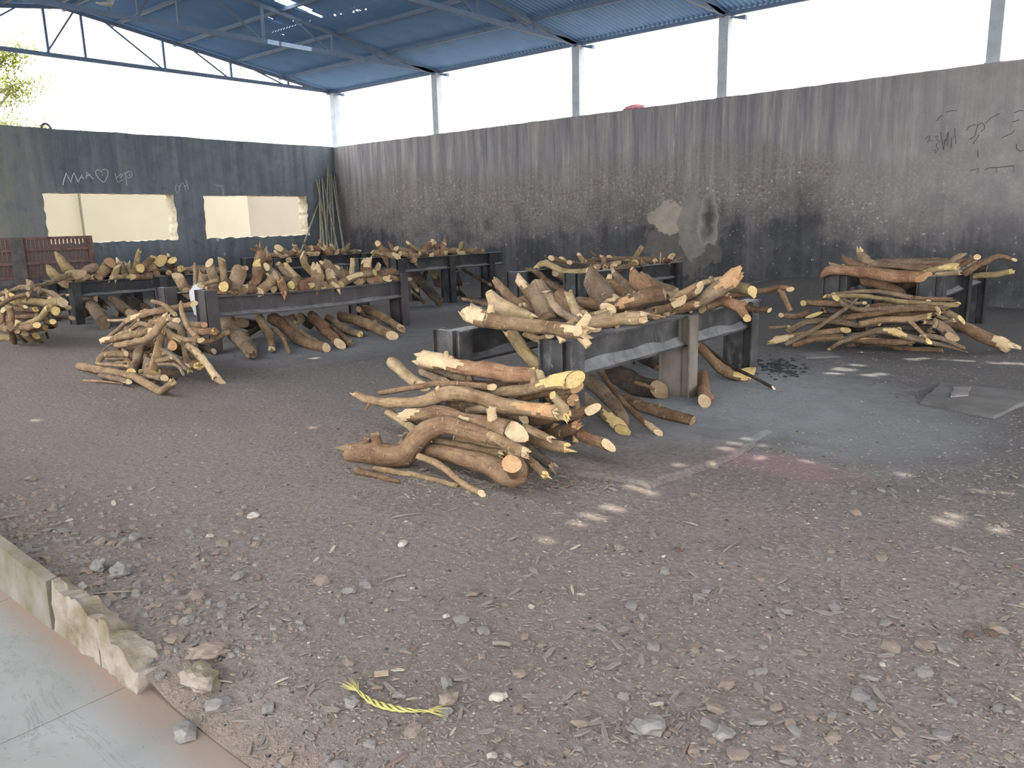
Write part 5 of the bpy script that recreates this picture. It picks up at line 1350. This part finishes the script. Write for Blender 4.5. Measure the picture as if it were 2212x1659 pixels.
P11 = [
 ([(620,447),(900,420),(1050,432),(1270,475)],16,20,-5.22,-5.16,'grey','saw','saw','cp'),
 ([(555,462),(900,465),(1200,510),(1600,538),(1660,522)],18,22,-5.36,-5.26,'green','axe','axe','cy',{'label':'longest yellow-green branch across the top of the long branch pile'}),
 ([(1240,480),(1600,490)],18,20,-5.12,-5.08,'brown','saw','torn','cd'), ([(370,520),(450,518),(720,530)],28,26,-5.30,-5.28,'brown','saw','saw','cy'),
 ([(645,480),(720,540),(850,578),(1100,562),(1400,545)],24,24,-5.46,-5.34,'grey','axe','saw','cy',{'label':'grey-brown branch with yellow oval cut in the long branch pile'}),
 ([(185,622),(300,632),(420,605)],20,28,-5.34,-5.30,'brown','axe','saw','cp'), ([(395,640),(460,620),(525,598)],14,16,-5.44,-5.44,'pale','tip','tip','cy',{'peel':[(0,1,1.6,'cy')]}),
 ([(220,868),(400,775),(600,650),(735,558)],20,18,-5.78,-5.5,'grey','saw','saw','cp',{'label':'thin straight pole leaning across the front of the long branch pile'}),
 ([(650,655),(900,620),(1200,572),(1540,560)],24,28,-5.44,-5.32,'brown','saw','torn','cd'), ([(245,755),(400,680),(600,672),(850,702),(1010,690)],26,26,-5.54,-5.48,'grey','axe','saw','cp'),
 ([(85,728),(250,718)],14,14,-5.3,-5.3,'grey','saw','saw','cp'), ([(850,695),(1020,662),(1200,662),(1410,632)],26,24,-5.56,-5.44,'tan','saw','torn','cy',{'label':'forked tan branch with yellow ends in the long branch pile','stubs':[(.72,-.45,.22,.022)]}),
 ([(125,835),(350,790),(720,745)],36,28,-5.66,-5.52,'tan','torn','saw','cy',{'peel':[(0,.26,1.6,'cp')]}), ([(290,872),(500,822),(700,820),(1100,850),(1300,835)],20,26,-5.76,-5.64,'brown','saw','saw','cd'),
 ([(585,905),(700,840),(900,772),(1080,752),(1250,808),(1410,838)],16,28,-5.84,-5.62,'grey','axe','saw','cy',{'rs':[14,20,26,34,32,26],'peel':[(.56,.78,1.2,'cy')],'label':'crooked grey-brown branch with split yellow heart low in the long branch pile'}),
 ([(735,875),(1000,862),(1200,900),(1530,915)],14,22,None,None,'brown','saw','saw','cd'), ([(1410,845),(1560,880),(1750,935)],22,6,-5.5,None,'grey','saw','tip','cp'),
 ([(1560,670),(1800,765),(2075,890)],42,56,-5.0,None,'brown','saw','torn','cp',{'peel':[(.76,1,1.5,'cp')],'label':'thick brown log with gnawed pale end lying beside the right frame'}),
 ([(1540,585),(1610,620),(1685,655)],30,28,-5.3,-5.34,'grey','saw','axe','cy'), ([(1390,680),(1500,690),(1620,665)],20,18,-5.4,-5.36,'grey','saw','saw','cp'),
 ([(1470,690),(1550,740),(1610,800)],40,38,-5.42,-5.46,'grey','saw','axe','cp'), ([(1130,745),(1165,748)],28,28,-5.3,-5.56,'tan','saw','saw','cp'),
 ([(1370,800),(1500,812),(1720,900)],28,16,-5.5,None,'grey','saw','tip','cp'), ([(560,580),(700,590),(820,600)],30,30,-5.2,-5.2,'dark','saw','saw','cd'),
 ([(480,720),(700,730),(900,740)],30,30,-5.34,-5.3,'dark','saw','saw','cd'), ([(1000,610),(1250,610),(1480,600)],34,34,-5.24,-5.2,'brown','saw','saw','cp'),
 ([(900,560),(1150,540),(1400,520)],30,28,-5.26,-5.22,'brown','saw','saw','cp'), ([(1000,730),(1200,720),(1420,740)],28,28,-5.36,-5.32,'dark','saw','saw','cd'),
 ([(950,800),(1150,800),(1400,800)],34,34,-5.44,-5.40,'dark','saw','saw','cd'), ([(450,650),(600,640),(760,640)],30,30,-5.3,-5.3,'dark','saw','saw','cd'),
 ([(700,490),(790,520),(880,520)],14,14,-5.3,-5.3,'grey','saw','axe','cp'), ([(740,560),(825,480)],8,8,-5.46,-5.42,'grey','saw','saw','cp'),
 ([(400,820),(560,810),(700,800)],24,24,-5.6,-5.6,'brown','saw','saw','cd'), ([(1480,560),(1510,600)],16,16,-5.4,-5.44,'pale','saw','saw','cp'),
 ([(800,860),(1000,840),(1250,850)],26,24,-5.62,-5.58,'dark','saw','saw','cd'),
]
bundle(P11, 1640, 520, 3.867, 'Y', 'in the long branch pile', G11)

# ------------------------------------------------------------------ bamboo poles leaning in the corner
polz = [((652,240),(770,770)), ((676,240),(690,735)), ((697,232),(740,760)), ((705,250),(822,782)), ((742,140),(735,770)), ((752,180),(775,760)),
        ((765,195),(800,770)), ((772,205),(868,780)), ((790,190),(850,690)), ((680,405),(545,775)), ((686,420),(715,760))]
for i, (a, b) in enumerate(polz):
    A = at(500+a[0]/3.568, 320+a[1]/3.568, 'X', 0.06)
    if A.y > -0.05: A = at(500+a[0]/3.568, 320+a[1]/3.568, 'Y', -0.05-0.03*(i % 3))
    px = (500+b[0]/3.568, 320+b[1]/3.568)
    # carry the line of the pole on down to the floor
    B = at(px[0], px[1], 'X', 0.75+0.07*(i % 4))
    if B.y > -0.25: B = at(px[0], px[1], 'Y', -0.35)
    k = (A.z-0.03)/(A.z-B.z) if A.z-B.z > 0.3 else 1.4
    Bf = A+(B-A)*k
    m = MB(); n = 12; pts = [A.lerp(Bf, j/n) for j in range(n+1)]
    org = Bf
    v, f = sweep([p_-org for p_ in pts], [0.022+0.006*j/n for j in range(n+1)], 8)
    m.add(v, f); m.f.append(tuple(range(8))[::-1]); m.m.append(0); m.f.append(tuple(n*8+q for q in range(8))); m.m.append(0)
    lb = 'bamboo pole leaning outward away from the other bamboo poles' if i == 9 else 'tall bamboo pole standing in the wall corner bundle'
    o = obj('bamboo_pole', m.me('bamboo_pole', M['bamboo'], True), loc=org, label=lb, cat='pole', group='bamboo poles in the wall corner')
    L = (A-Bf).length; dr = (A-Bf).normalized(); q = 0.35
    while q < L-0.1:
        m = MB(); c = dr*q; r = 0.028-0.006*q/L
        v, f = sweep([c-dr*0.012, c, c+dr*0.012], [r, r+0.004, r], 8); m.add(v, f)
        obj('node_ring', m.me('node_ring', M['bamboo'], True), o); q += 0.38

# ------------------------------------------------------------------ slatted iron rack at the gable wall
RX = 2.1
def rk(zx, zy): return at(zx/8.296, 480+zy/8.296, 'X', RX)
ya, yb = rk(60,300).y, rk(1640,300).y
ztop = rk(1600,240).z; zb_ = rk(1200,990).z
rack = empty('slatted_rack', (RX, yb, 0), 'rusty slatted iron rack standing below the first opening', 'rack')
ro = Vector((RX, yb, 0))
def rbox(nm, y0, y1, z0, z1, x0=-0.02, x1=0.02, mat='rust'):
    b = MB(); b.box(x0, x1, y0-ro.y, y1-ro.y, z0, z1); return obj(nm, b.me(nm, M[mat]), rack)
ytk0, ytk1 = rk(185,600).y, rk(420,600).y
rbox('post', yb-0.10, yb, 0.0, ztop, -0.04, 0.04)
rbox('post', ytk0, ytk1, 0.0, ztop+0.0, 0.0, 0.09, 'iron')
zr = [ztop, rk(1000,460).z, rk(1000,690).z, rk(1000,930).z]
yl = ya-1.6
rbox('post', yl, yl+0.12, 0.0, ztop, -0.04, 0.04)
for j, z in enumerate(zr):
    rbox('rail', yl, yb, z-0.05, z, -0.025, 0.03 if j == 0 else 0.045)
rbox('rail', yl, yb, zr[3]-0.17, zr[3]-0.06, -0.025, 0.045, 'iron')
sl_me = {}
pitch = (rk(1535,350).y-rk(450,350).y)/15.0
for j in range(3):
    hh = zr[j]-0.05-zr[j+1]
    b = MB(); b.box(-0.012, 0.012, -pitch*0.32, pitch*0.32, 0, hh+0.01); me = b.me('slat', M['rust'])
    y = yb-0.10-pitch*0.5
    while y > yl+0.1:
        if not (ytk0 < y < ytk1): obj('slat', me, rack, loc=(0, y-ro.y, zr[j+1]-0.005))
        y -= pitch
b = MB(); b.bar(Vector((RX+0.05,yb-0.02,zr[1]))-ro, Vector((RX+0.06,yb+0.05,zr[3]-0.1))-ro, 0.015); obj('loose_wire', b.me('loose_wire', M['iron']), rack)

# ------------------------------------------------------------------ small things around the frames
# white sack behind the near post of the sagging frame
def sack():
    bm = bmesh.new(); bmesh.ops.create_icosphere(bm, subdivisions=4, radius=1)
    for q in bm.verts:
        d = q.co; k = 1+0.30*noise.noise(d*1.9+Vector((4,1,2)))+0.16*abs(noise.noise(d*5+Vector((1,7,2))))
        q.co = Vector((d.x*0.15*k, d.y*0.07*k, d.z*0.24*k))
    me = bpy.data.meshes.new('white_sack'); bm.to_mesh(me); bm.free(); me.materials.append(M['sack'])
    me.polygons.foreach_set('use_smooth', [True]*len(me.polygons)); return me
S = at(428, 648, 'Y', -9.80)
obj('white_sack', sack(), loc=(S.x, S.y, S.z), label='crumpled white plastic sack hung behind the post of the sagging frame', cat='sack')

# dove on the gable truss
D0 = at(214, 18, 'X', 0.0); D1 = at(245, 9, 'X', 0.0)
def dove():
    L = 0.36
    pr = [(-0.18,0.005,0.018),(-0.12,0.0,0.026),(-0.07,0.005,0.040),(-0.01,0.015,0.040),(0.05,0.035,0.066),(0.09,0.07,0.048),(0.115,0.105,0.032),(0.135,0.128,0.034),(0.155,0.135,0.026),(0.170,0.130,0.010),(0.190,0.122,0.003)]
    v, f = sweep([(0, a, b) for a, b, r in pr], [r for a, b, r in pr], 12)
    return mesh('dove', v, f+[tuple(range(12))[::-1], tuple(10*12+k for k in range(12))], M['dove'], smooth=True)
dz = at(232, 22, 'X', 4.28)
dv = obj('dove', dove(), loc=(4.28, dz.y, 5.605), label='pale grey dove perched on the truss beside the torn roof slot', cat='bird')
for s in (-1, 1):
    v, f = sweep([(s*0.05,0.06,0.03),(s*0.040,0.0,0.02),(s*0.05,-0.08,0.005),(s*0.02,-0.16,0.0)], [0.012,0.034,0.024,0.004], 8)
    obj('wing', mesh('wing', v, f, M['dove'], smooth=True), dv)
    b = MB(); b.bar((s*0.02,0.03,-0.03),(s*0.02,0.03,-0.10),0.008); obj('leg', b.me('leg', M['redleaf']), dv)

# hook and dry plants, cloth on the wall tops
A = at(88,272,'X',-0.1); B = at(110,277,'X',-0.1); org = Vector((-0.1,(A.y+B.y)/2,HW)); hw = (B.y-A.y)/2
m = MB(); m.tube([(0, -hw*math.cos(math.pi*k/14), -0.03+0.13*math.sin(math.pi*k/14)) for k in range(15)], 0.026, 8)
obj('bent_pipe', m.me('bent_pipe', M['iron'], True), loc=org, label='bent pipe loop sticking up from the gable wall top', cat='pipe')

def dry_plant(px, py_top, n, spread, label, seed):
    rnd = random.Random(seed)
    T = at(px, py_top, 'Y', 0.9); base_z = -0.1
    o = empty('dry_shrub', (T.x, 0.9, base_z), label, 'shrub')
    for k in range(n):
        tip = Vector((rnd.uniform(-spread,spread), rnd.uniform(-.1,.1), T.z-base_z-rnd.uniform(0,0.25)))
        b = MB(); mid = tip*0.6+Vector((rnd.uniform(-.05,.05),0,0))
        b.tube([(0,0,0), mid, tip], [0.014,0.008,0.003], 5); obj('stem', b.me('stem', M['trunk']), o)
        lb = MB()
        for j in range(26):
            t = rnd.uniform(0.75,1.0); c = mid.lerp(tip, (t-0.6)/0.4); d = Vector((rnd.uniform(-1,1),rnd.uniform(-1,1),rnd.uniform(-.8,.6))).normalized(); e = d.cross(Vector((rnd.random(),rnd.random(),1))).normalized()
            lb.add([c, c+d*0.05+e*0.012, c+d*0.10, c+d*0.05-e*0.012], [(0,1,2,3)])
        obj('leaves', lb.me('leaves', M['dryleaf']), o, kind='stuff')
dry_plant(1046, 252, 5, 0.10, 'dry reddish shoot tips showing over the long wall', 3)
dry_plant(1092, 232, 4, 0.22, 'taller sparse dry shoots behind the long wall', 5)
P = at(1370, 238, 'Y', 0.05)
obj('red_cloth', lump('red_cloth',0,0,0,0.24,0.10,0.06,5,M['redcloth'],3,0.6), loc=(P.x, 0.06, HW+0.03), label='faded red cloth bundled on top of the long wall', cat='cloth')

# tree behind the gable wall
tb = at(16, 200, 'X', -9.0)
tree = empty('tree', (-9.0, tb.y-0.4, -0.12), 'bright yellow-green leafy tree behind the gable wall', 'tree')
def branch(P, r0, r1, nm='branch'):
    pp, ts = catmull(P, 0.35); b = MB()
    b.tube(pp, [r0+(r1-r0)*t for t in ts], 8); obj(nm, b.me(nm, M['trunk'], True), tree)
branch([(0,0,0),(0.1,0.1,2.5),(0,0.0,5.0),(0.1,-0.1,7.5)], 0.20, 0.06, 'trunk')
rnd = random.Random(4); lv = MB()
TIPS = []
for k in range(34):
    z = rnd.uniform(2.6, 7.6); a = rnd.uniform(0, 6.28); L = rnd.uniform(0.8, 1.7)
    A = Vector((0,0,z-0.5)); B = Vector((math.cos(a)*L, math.sin(a)*L, z+rnd.uniform(-.2,.5)))
    branch([A, A.lerp(B,0.5)+Vector((0,0,0.15)), B], 0.045, 0.010); TIPS.append((A, B))
for A, B in TIPS:
    for j in range(560):
        c = A.lerp(B, rnd.uniform(0.35,1.1))+Vector((rnd.gauss(0,.22),rnd.gauss(0,.22),rnd.gauss(0,.2)))
        d = Vector((rnd.uniform(-1,1),rnd.uniform(-1,1),rnd.uniform(-1,.4))).normalized(); e = d.cross(Vector((rnd.random(),rnd.random(),1))).normalized()
        s = rnd.uniform(0.07,0.13)
        lv.add([c, c+d*s*0.5+e*s*0.28, c+d*s, c+d*s*0.5-e*s*0.28], [(0,1,2,3)])
obj('foliage', lv.me('foliage', M['leaf']), tree, kind='stuff')

# yellow plaited straw, wrapper and scraps
def on_ground(px, py, dz=0.0):
    z = 0.0
    for _ in range(4): A = at(px, py, 'Z', z); z = gz(A.x, A.y)
    return Vector((A.x, A.y, z+dz))
RP = [on_ground(*q) for q in ((765,1492),(800,1520),(835,1533),(880,1541),(938,1543))]
org = RP[2]
rope = empty('straw_plait', org, 'yellow plaited straw with frayed ends on the dirt', 'straw')
pp, ts = catmull([q+Vector((0,0,0.012))-org for q in RP], 0.006)
fr_ = frames(pp)
for s in range(3):
    q = []; rr = []
    for i, (p_, t) in enumerate(zip(pp, ts)):
        a = t*19+s*2.094; env = 0.4+0.6*math.sin(math.pi*min(1,max(0,(t-0.05)/0.85)))
        q.append(p_+fr_[i][1]*math.cos(a)*0.009*env+fr_[i][2]*math.sin(a)*0.006*env); rr.append(0.0050*env)
    b = MB(); b.tube(q, rr, 6); obj('strand', b.me('strand', M['straw'], True), rope)
for e, sg in ((0,-1), (-1,1)):
    b = MB(); t = fr_[e][0]
    for k in range(34 if e == 0 else 14):
        d = (t*sg+Vector((random.uniform(-.42,.42),random.uniform(-.42,.42),random.uniform(-.05,.12)))).normalized(); L = random.uniform(.04,.10)
        s0 = pp[e]-t*sg*0.03
        b.tube([s0, s0+d*L*0.6, s0+d*L+Vector((0,0,-.004))], [.0013,.0011,.0006], 4)
    obj('frayed_fibres', b.me('frayed_fibres', M['straw']), rope)
def plate(name, px, py, w, h, rot, mat, label, th=0.003, cat='scrap'):
    P = on_ground(px, py, 0.012); m = MB(); m.box(-w/2, w/2, -h/2, h/2, 0, th)
    o = obj(name, m.me(name, M[mat]), loc=P, label=label, cat=cat); o.rotation_euler = (random.uniform(-.15,.15), random.uniform(-.15,.15), rot); return o
plate('paper_wrapper', 824, 1462, 0.05, 0.045, 0.9, 'card', 'small square brown printed wrapper on the dirt')
for k, (px, py) in enumerate([(1185,1046),(1197,1054),(1212,1045),(1226,1052),(1240,1044)]):
    plate('dry_leaf', px, py, 0.05, 0.035, k, 'redleaf', 'dry reddish leaf lying between the stump and the cement pad', cat='leaf')['group'] = 'dry leaves by the cement pad'
for (px, py, px2, py2, r, mt, lb) in [(188,1288,303,1280,.004,'drystraw','straw stalk lying behind the broken kerb'),(410,1470,503,1478,.003,'drystraw','pale straw stalk lying beyond the broken mortar lump'),(0,1125,48,1116,.006,'chip','brown twig on stones above the kerb slab'),
                          (1475,1130,1508,1140,.006,'chip','grey twig lying on dirt below the cement pad'),(1562,1195,1597,1172,.004,'chip','thin pale twig on the open dirt'),(1065,1396,1103,1400,.010,'chip','short grey stick piece on the dirt'),
                          (845,1142-20,905,1112,.005,'chip','dark twig on the dirt before the gnarled root log')]:
    A = on_ground(px, py, r+.004); B = on_ground(px2, py2, r+.004); m = MB()
    m.tube([Vector((0,0,0)), (B-A)*0.5+Vector((0,0,.004)), B-A], r, 6); obj('loose_twig', m.me('loose_twig', M[mt], True), loc=A, label=lb, cat='twig')
# brick bits and pale stones that stand out
for k, (px, py, s, mt, lb) in enumerate([(1463,1190,.022,'brick','small red brick chip on the dirt below the pad'),(2093,1375,.026,'brick','reddish brick fragment on the open dirt'),(2140,1370,.024,'brick','dusty pink brick fragment beside the reddish one'),
                              (548,1117,.035,'stone3','smooth pale stone standing out on the dirt'),(870,1177,.028,'stone3','pale angular stone before the firewood pile'),(1403,1575,.05,'stone1','grey angular stone with flat top on the dirt'),
                              (1560,1590,.035,'stone1','darker grey stone next to the flat-topped one'),(400,1585,.05,'stone1','rounded grey stone pair beside the walkway'),(470,1530,.045,'stone1','cracked grey cement bit near the walkway'),
                              (290,1165,.035,'stone1','flat grey stone on rubble behind the kerb'),(1075,1510,.028,'stone3','pale flat stone beside the straw plait'),(968,1515,.035,'stone2','brown pebble by the frayed straw end'),
                              (760,1520,.03,'stone1','grey stone wedge left of the straw plait')]):
    P = on_ground(px, py)
    obj('stone', lump('stone',0,0,0,s,s*0.75,s*0.5,k+20,M[mt],2,0.45,k*1.3,0.4), loc=P+Vector((0,0,s*0.28)), label=lb, cat='stone')

# ------------------------------------------------------------------ litter on the floor
rnd = random.Random(21)
rocks = {}
for mt in ('stone1','stone2','stone3'):
    rocks[mt] = [lump('stone',0,0,0,1,rnd.uniform(.6,.95),rnd.uniform(.35,.6),60+i*7,M[mt],2,0.45,rnd.random()*6,0.35) for i in range(5)]
def chipmesh(mt, i):
    m = MB(); w = rnd.uniform(.25,.5); m.add([(-1,-w*.6,0),(-.4,-w,0),(.9,-w*.5,0),(1,w*.3,0),(.1,w,0),(-.9,w*.5,0),(-1,-w*.5,.16),(-.4,-w*.8,.2),(.9,-w*.4,.14),(1,w*.3,.12),(.1,w*.8,.2),(-.9,w*.5,.15)],
        [(6,7,8,9,10,11)]+[(k,(k+1)%6,6+(k+1)%6,6+k) for k in range(6)]); return m.me('wood_chip', M[mt])
chips = {mt: [chipmesh(mt, i) for i in range(4)] for mt in ('chip','chipp','redleaf')}
def inpad(x, y): return (15.1 < x < 17.4 and -11.3 < y < -9.6)
def visible_rand():
    while True:
        px = rnd.uniform(-20, 2232); py = 1000+660*rnd.random()**0.9
        A = at(px, py, 'Z', 0)
        if A.y < -14.02 or inpad(A.x, A.y): continue
        return Vector((A.x, A.y, gz(A.x, A.y)))
for k in range(287):
    P = visible_rand(); mt = rnd.choices(('stone1','stone2','stone3'), (5,5,0.35))[0]
    if k < 60: P = Vector((rnd.uniform(14.6,16.9), -14.02+abs(rnd.gauss(0,0.35)), 0)); P.z = gz(P.x, P.y)
    s = rnd.choice((.012,.015,.018,.023,.030))*rnd.uniform(.8,1.2)
    o = obj('stone', rnd.choice(rocks[mt]), loc=P+Vector((0,0,s*0.2)), label={'stone1':'small loose grey stone','stone2':'small loose brown stone','stone3':'small loose pale stone'}[mt]+' on the dirt floor', cat='stone', group='loose stones on the dirt floor')
    o.scale = (s,s,s); o.rotation_euler = (rnd.uniform(-.3,.3), rnd.uniform(-.3,.3), rnd.uniform(0,6.28))
for k in range(299):
    P = visible_rand(); mt = rnd.choices(('chip','chipp','redleaf'), (8,0.8,0.6))[0]; s = rnd.uniform(.014,.040)
    o = obj('wood_chip', rnd.choice(chips[mt]), loc=P+Vector((0,0,0.002)), label={'chip':'weathered grey-brown wood chip','chipp':'fresh pale wood chip','redleaf':'reddish bark chip'}[mt]+' on the dirt floor', cat='wood chip', group='wood chips on the dirt floor')
    o.scale = (s,s*rnd.uniform(.5,1),s); o.rotation_euler = (rnd.uniform(-.25,.25), rnd.uniform(-.25,.25), rnd.uniform(0,6.28))
# gravel and straw nobody could count
def litter(n, mats, weights, kind):
    m = MB()
    OCT = [(1,0,0),(-1,0,0),(0,1,0),(0,-1,0),(0,0,.7),(0,0,-.5)]; OF = [(0,2,4),(2,1,4),(1,3,4),(3,0,4)]
    for _ in range(n):
        while True:
            px = rnd.uniform(-20, 2232); py = 740+920*rnd.random()
            A = at(px, py, 'Z', 0)
            if -14.03 < A.y < -1 and 0.3 < A.x < 21: break
        if inpad(A.x, A.y) and rnd.random() < 0.9: continue
        z = gz(A.x, A.y)
        if inpad(A.x, A.y): z = 0.040
        mi = rnd.choices(range(len(mats)), weights)[0]
        dd = depth(A); k = (0.6+0.4*dd/4)
        if kind == 'gravel':
            s = rnd.choice((.0035,.0045,.006,.009,.013))*rnd.uniform(.7,1.2)*k; a = rnd.uniform(0,6.28); c, sn = math.cos(a), math.sin(a); e = rnd.uniform(.4,1)
            m.add([(A.x+(x*c-y*e*sn)*s, A.y+(x*sn+y*e*c)*s, z+q*s*.55) for x, y, q in [(x*rnd.uniform(.7,1.2), y*rnd.uniform(.7,1.2), q) for x, y, q in OCT]], OF, mi)
        else:
            L = rnd.uniform(.004,.018)*k; w = rnd.uniform(.0015,.006)*k; a = rnd.uniform(0,6.28); c, sn = math.cos(a), math.sin(a)
            m.add([(A.x+x*c*L-y*sn*w, A.y+x*sn*L+y*c*w, z+q) for x, y, q in ((-1,-1,.002),(1,-1,.004),(1,1,.004),(-1,1,.002),(0,0,.007))], [(0,1,4),(1,2,4),(2,3,4),(3,0,4)], mi)
    return m
gm = litter(19000, None or [M['stone1'],M['stone2'],M['stone3'],M['char'],M['chip']], (4,6,0.35,0.8,3), 'gravel')
obj('gravel', gm.me('gravel', [M['stone1'],M['stone2'],M['stone3'],M['char'],M['chip']]), label='fine gravel, grit and charcoal scattered over the dirt floor', cat='gravel', kind='stuff')
sm = litter(4500, [M['drystraw'],M['chip'],M['stone2']], (0.35,5,5), 'straw')
obj('straw_litter', sm.me('straw_litter', [M['drystraw'],M['chip'],M['stone2']]), label='bits of straw, bark and twig scattered over the dirt floor', cat='litter', kind='stuff')
rb = MB(); rr_ = random.Random(5); rm_ = []
for _ in range(620):
    x = rr_.uniform(14.2, 17.0); y = -14.0+abs(rr_.gauss(0, 0.42)); s_ = rr_.choice((.008,.011,.015,.02,.027))*rr_.uniform(.7,1.2); a = rr_.uniform(0,6.28)
    if y > -12.4 or (x > 16.75 and y < -13.9): continue
    base_ = [(math.cos(a+k*1.047+rr_.uniform(-.3,.3))*s_*rr_.uniform(.7,1.1), math.sin(a+k*1.047)*s_*rr_.uniform(.5,.9)) for k in range(6)]; z = gz(x, y); h_ = s_*rr_.uniform(.25,.7)
    rb.add([(x+p_, y+q_, z-.004) for p_, q_ in base_]+[(x+p_*.7, y+q_*.7, z+h_*rr_.uniform(.7,1.1)) for p_, q_ in base_], [(6,7,8,9,10,11)]+[(k,(k+1)%6,6+(k+1)%6,6+k) for k in range(6)], rr_.choice((0,0,1)))
obj('rubble_litter', rb.me('rubble_litter', [M['stone1'],M['stone2']]), label='band of broken grey stone rubble along the back of the kerb', cat='rubble', kind='stuff')
# charcoal heap at the foot of the far post of the front frame
cm_ = MB(); 
for _ in range(150):
    P = on_ground(rnd.gauss(1680,24), rnd.gauss(795,10)); s = rnd.uniform(.006,.022); a = rnd.uniform(0,6.28)
    cm_.box(P.x-s, P.x+s, P.y-s*.6, P.y+s*.6, P.z-.005, P.z+s*.7)
obj('charcoal_bits', cm_.me('charcoal_bits', M['char']), label='scattered black charcoal bits by the far post of the padded frame', cat='charcoal', kind='stuff')
hay = MB()
for _ in range(260):
    P = on_ground(rnd.uniform(865,1330), rnd.gauss(1045,14), .006); a = rnd.uniform(0,6.28); L = rnd.uniform(.02,.10)
    hay.tube([P, P+Vector((math.cos(a)*L*.5, math.sin(a)*L*.5, rnd.uniform(0,.02))), P+Vector((math.cos(a)*L, math.sin(a)*L, 0))], .0016, 3, rnd.choice((0,0,1)))
obj('straw_litter', hay.me('straw_litter', [M['drystraw'],M['chip']]), label='dry grass and straw strewn under the front firewood pile', cat='litter', kind='stuff')
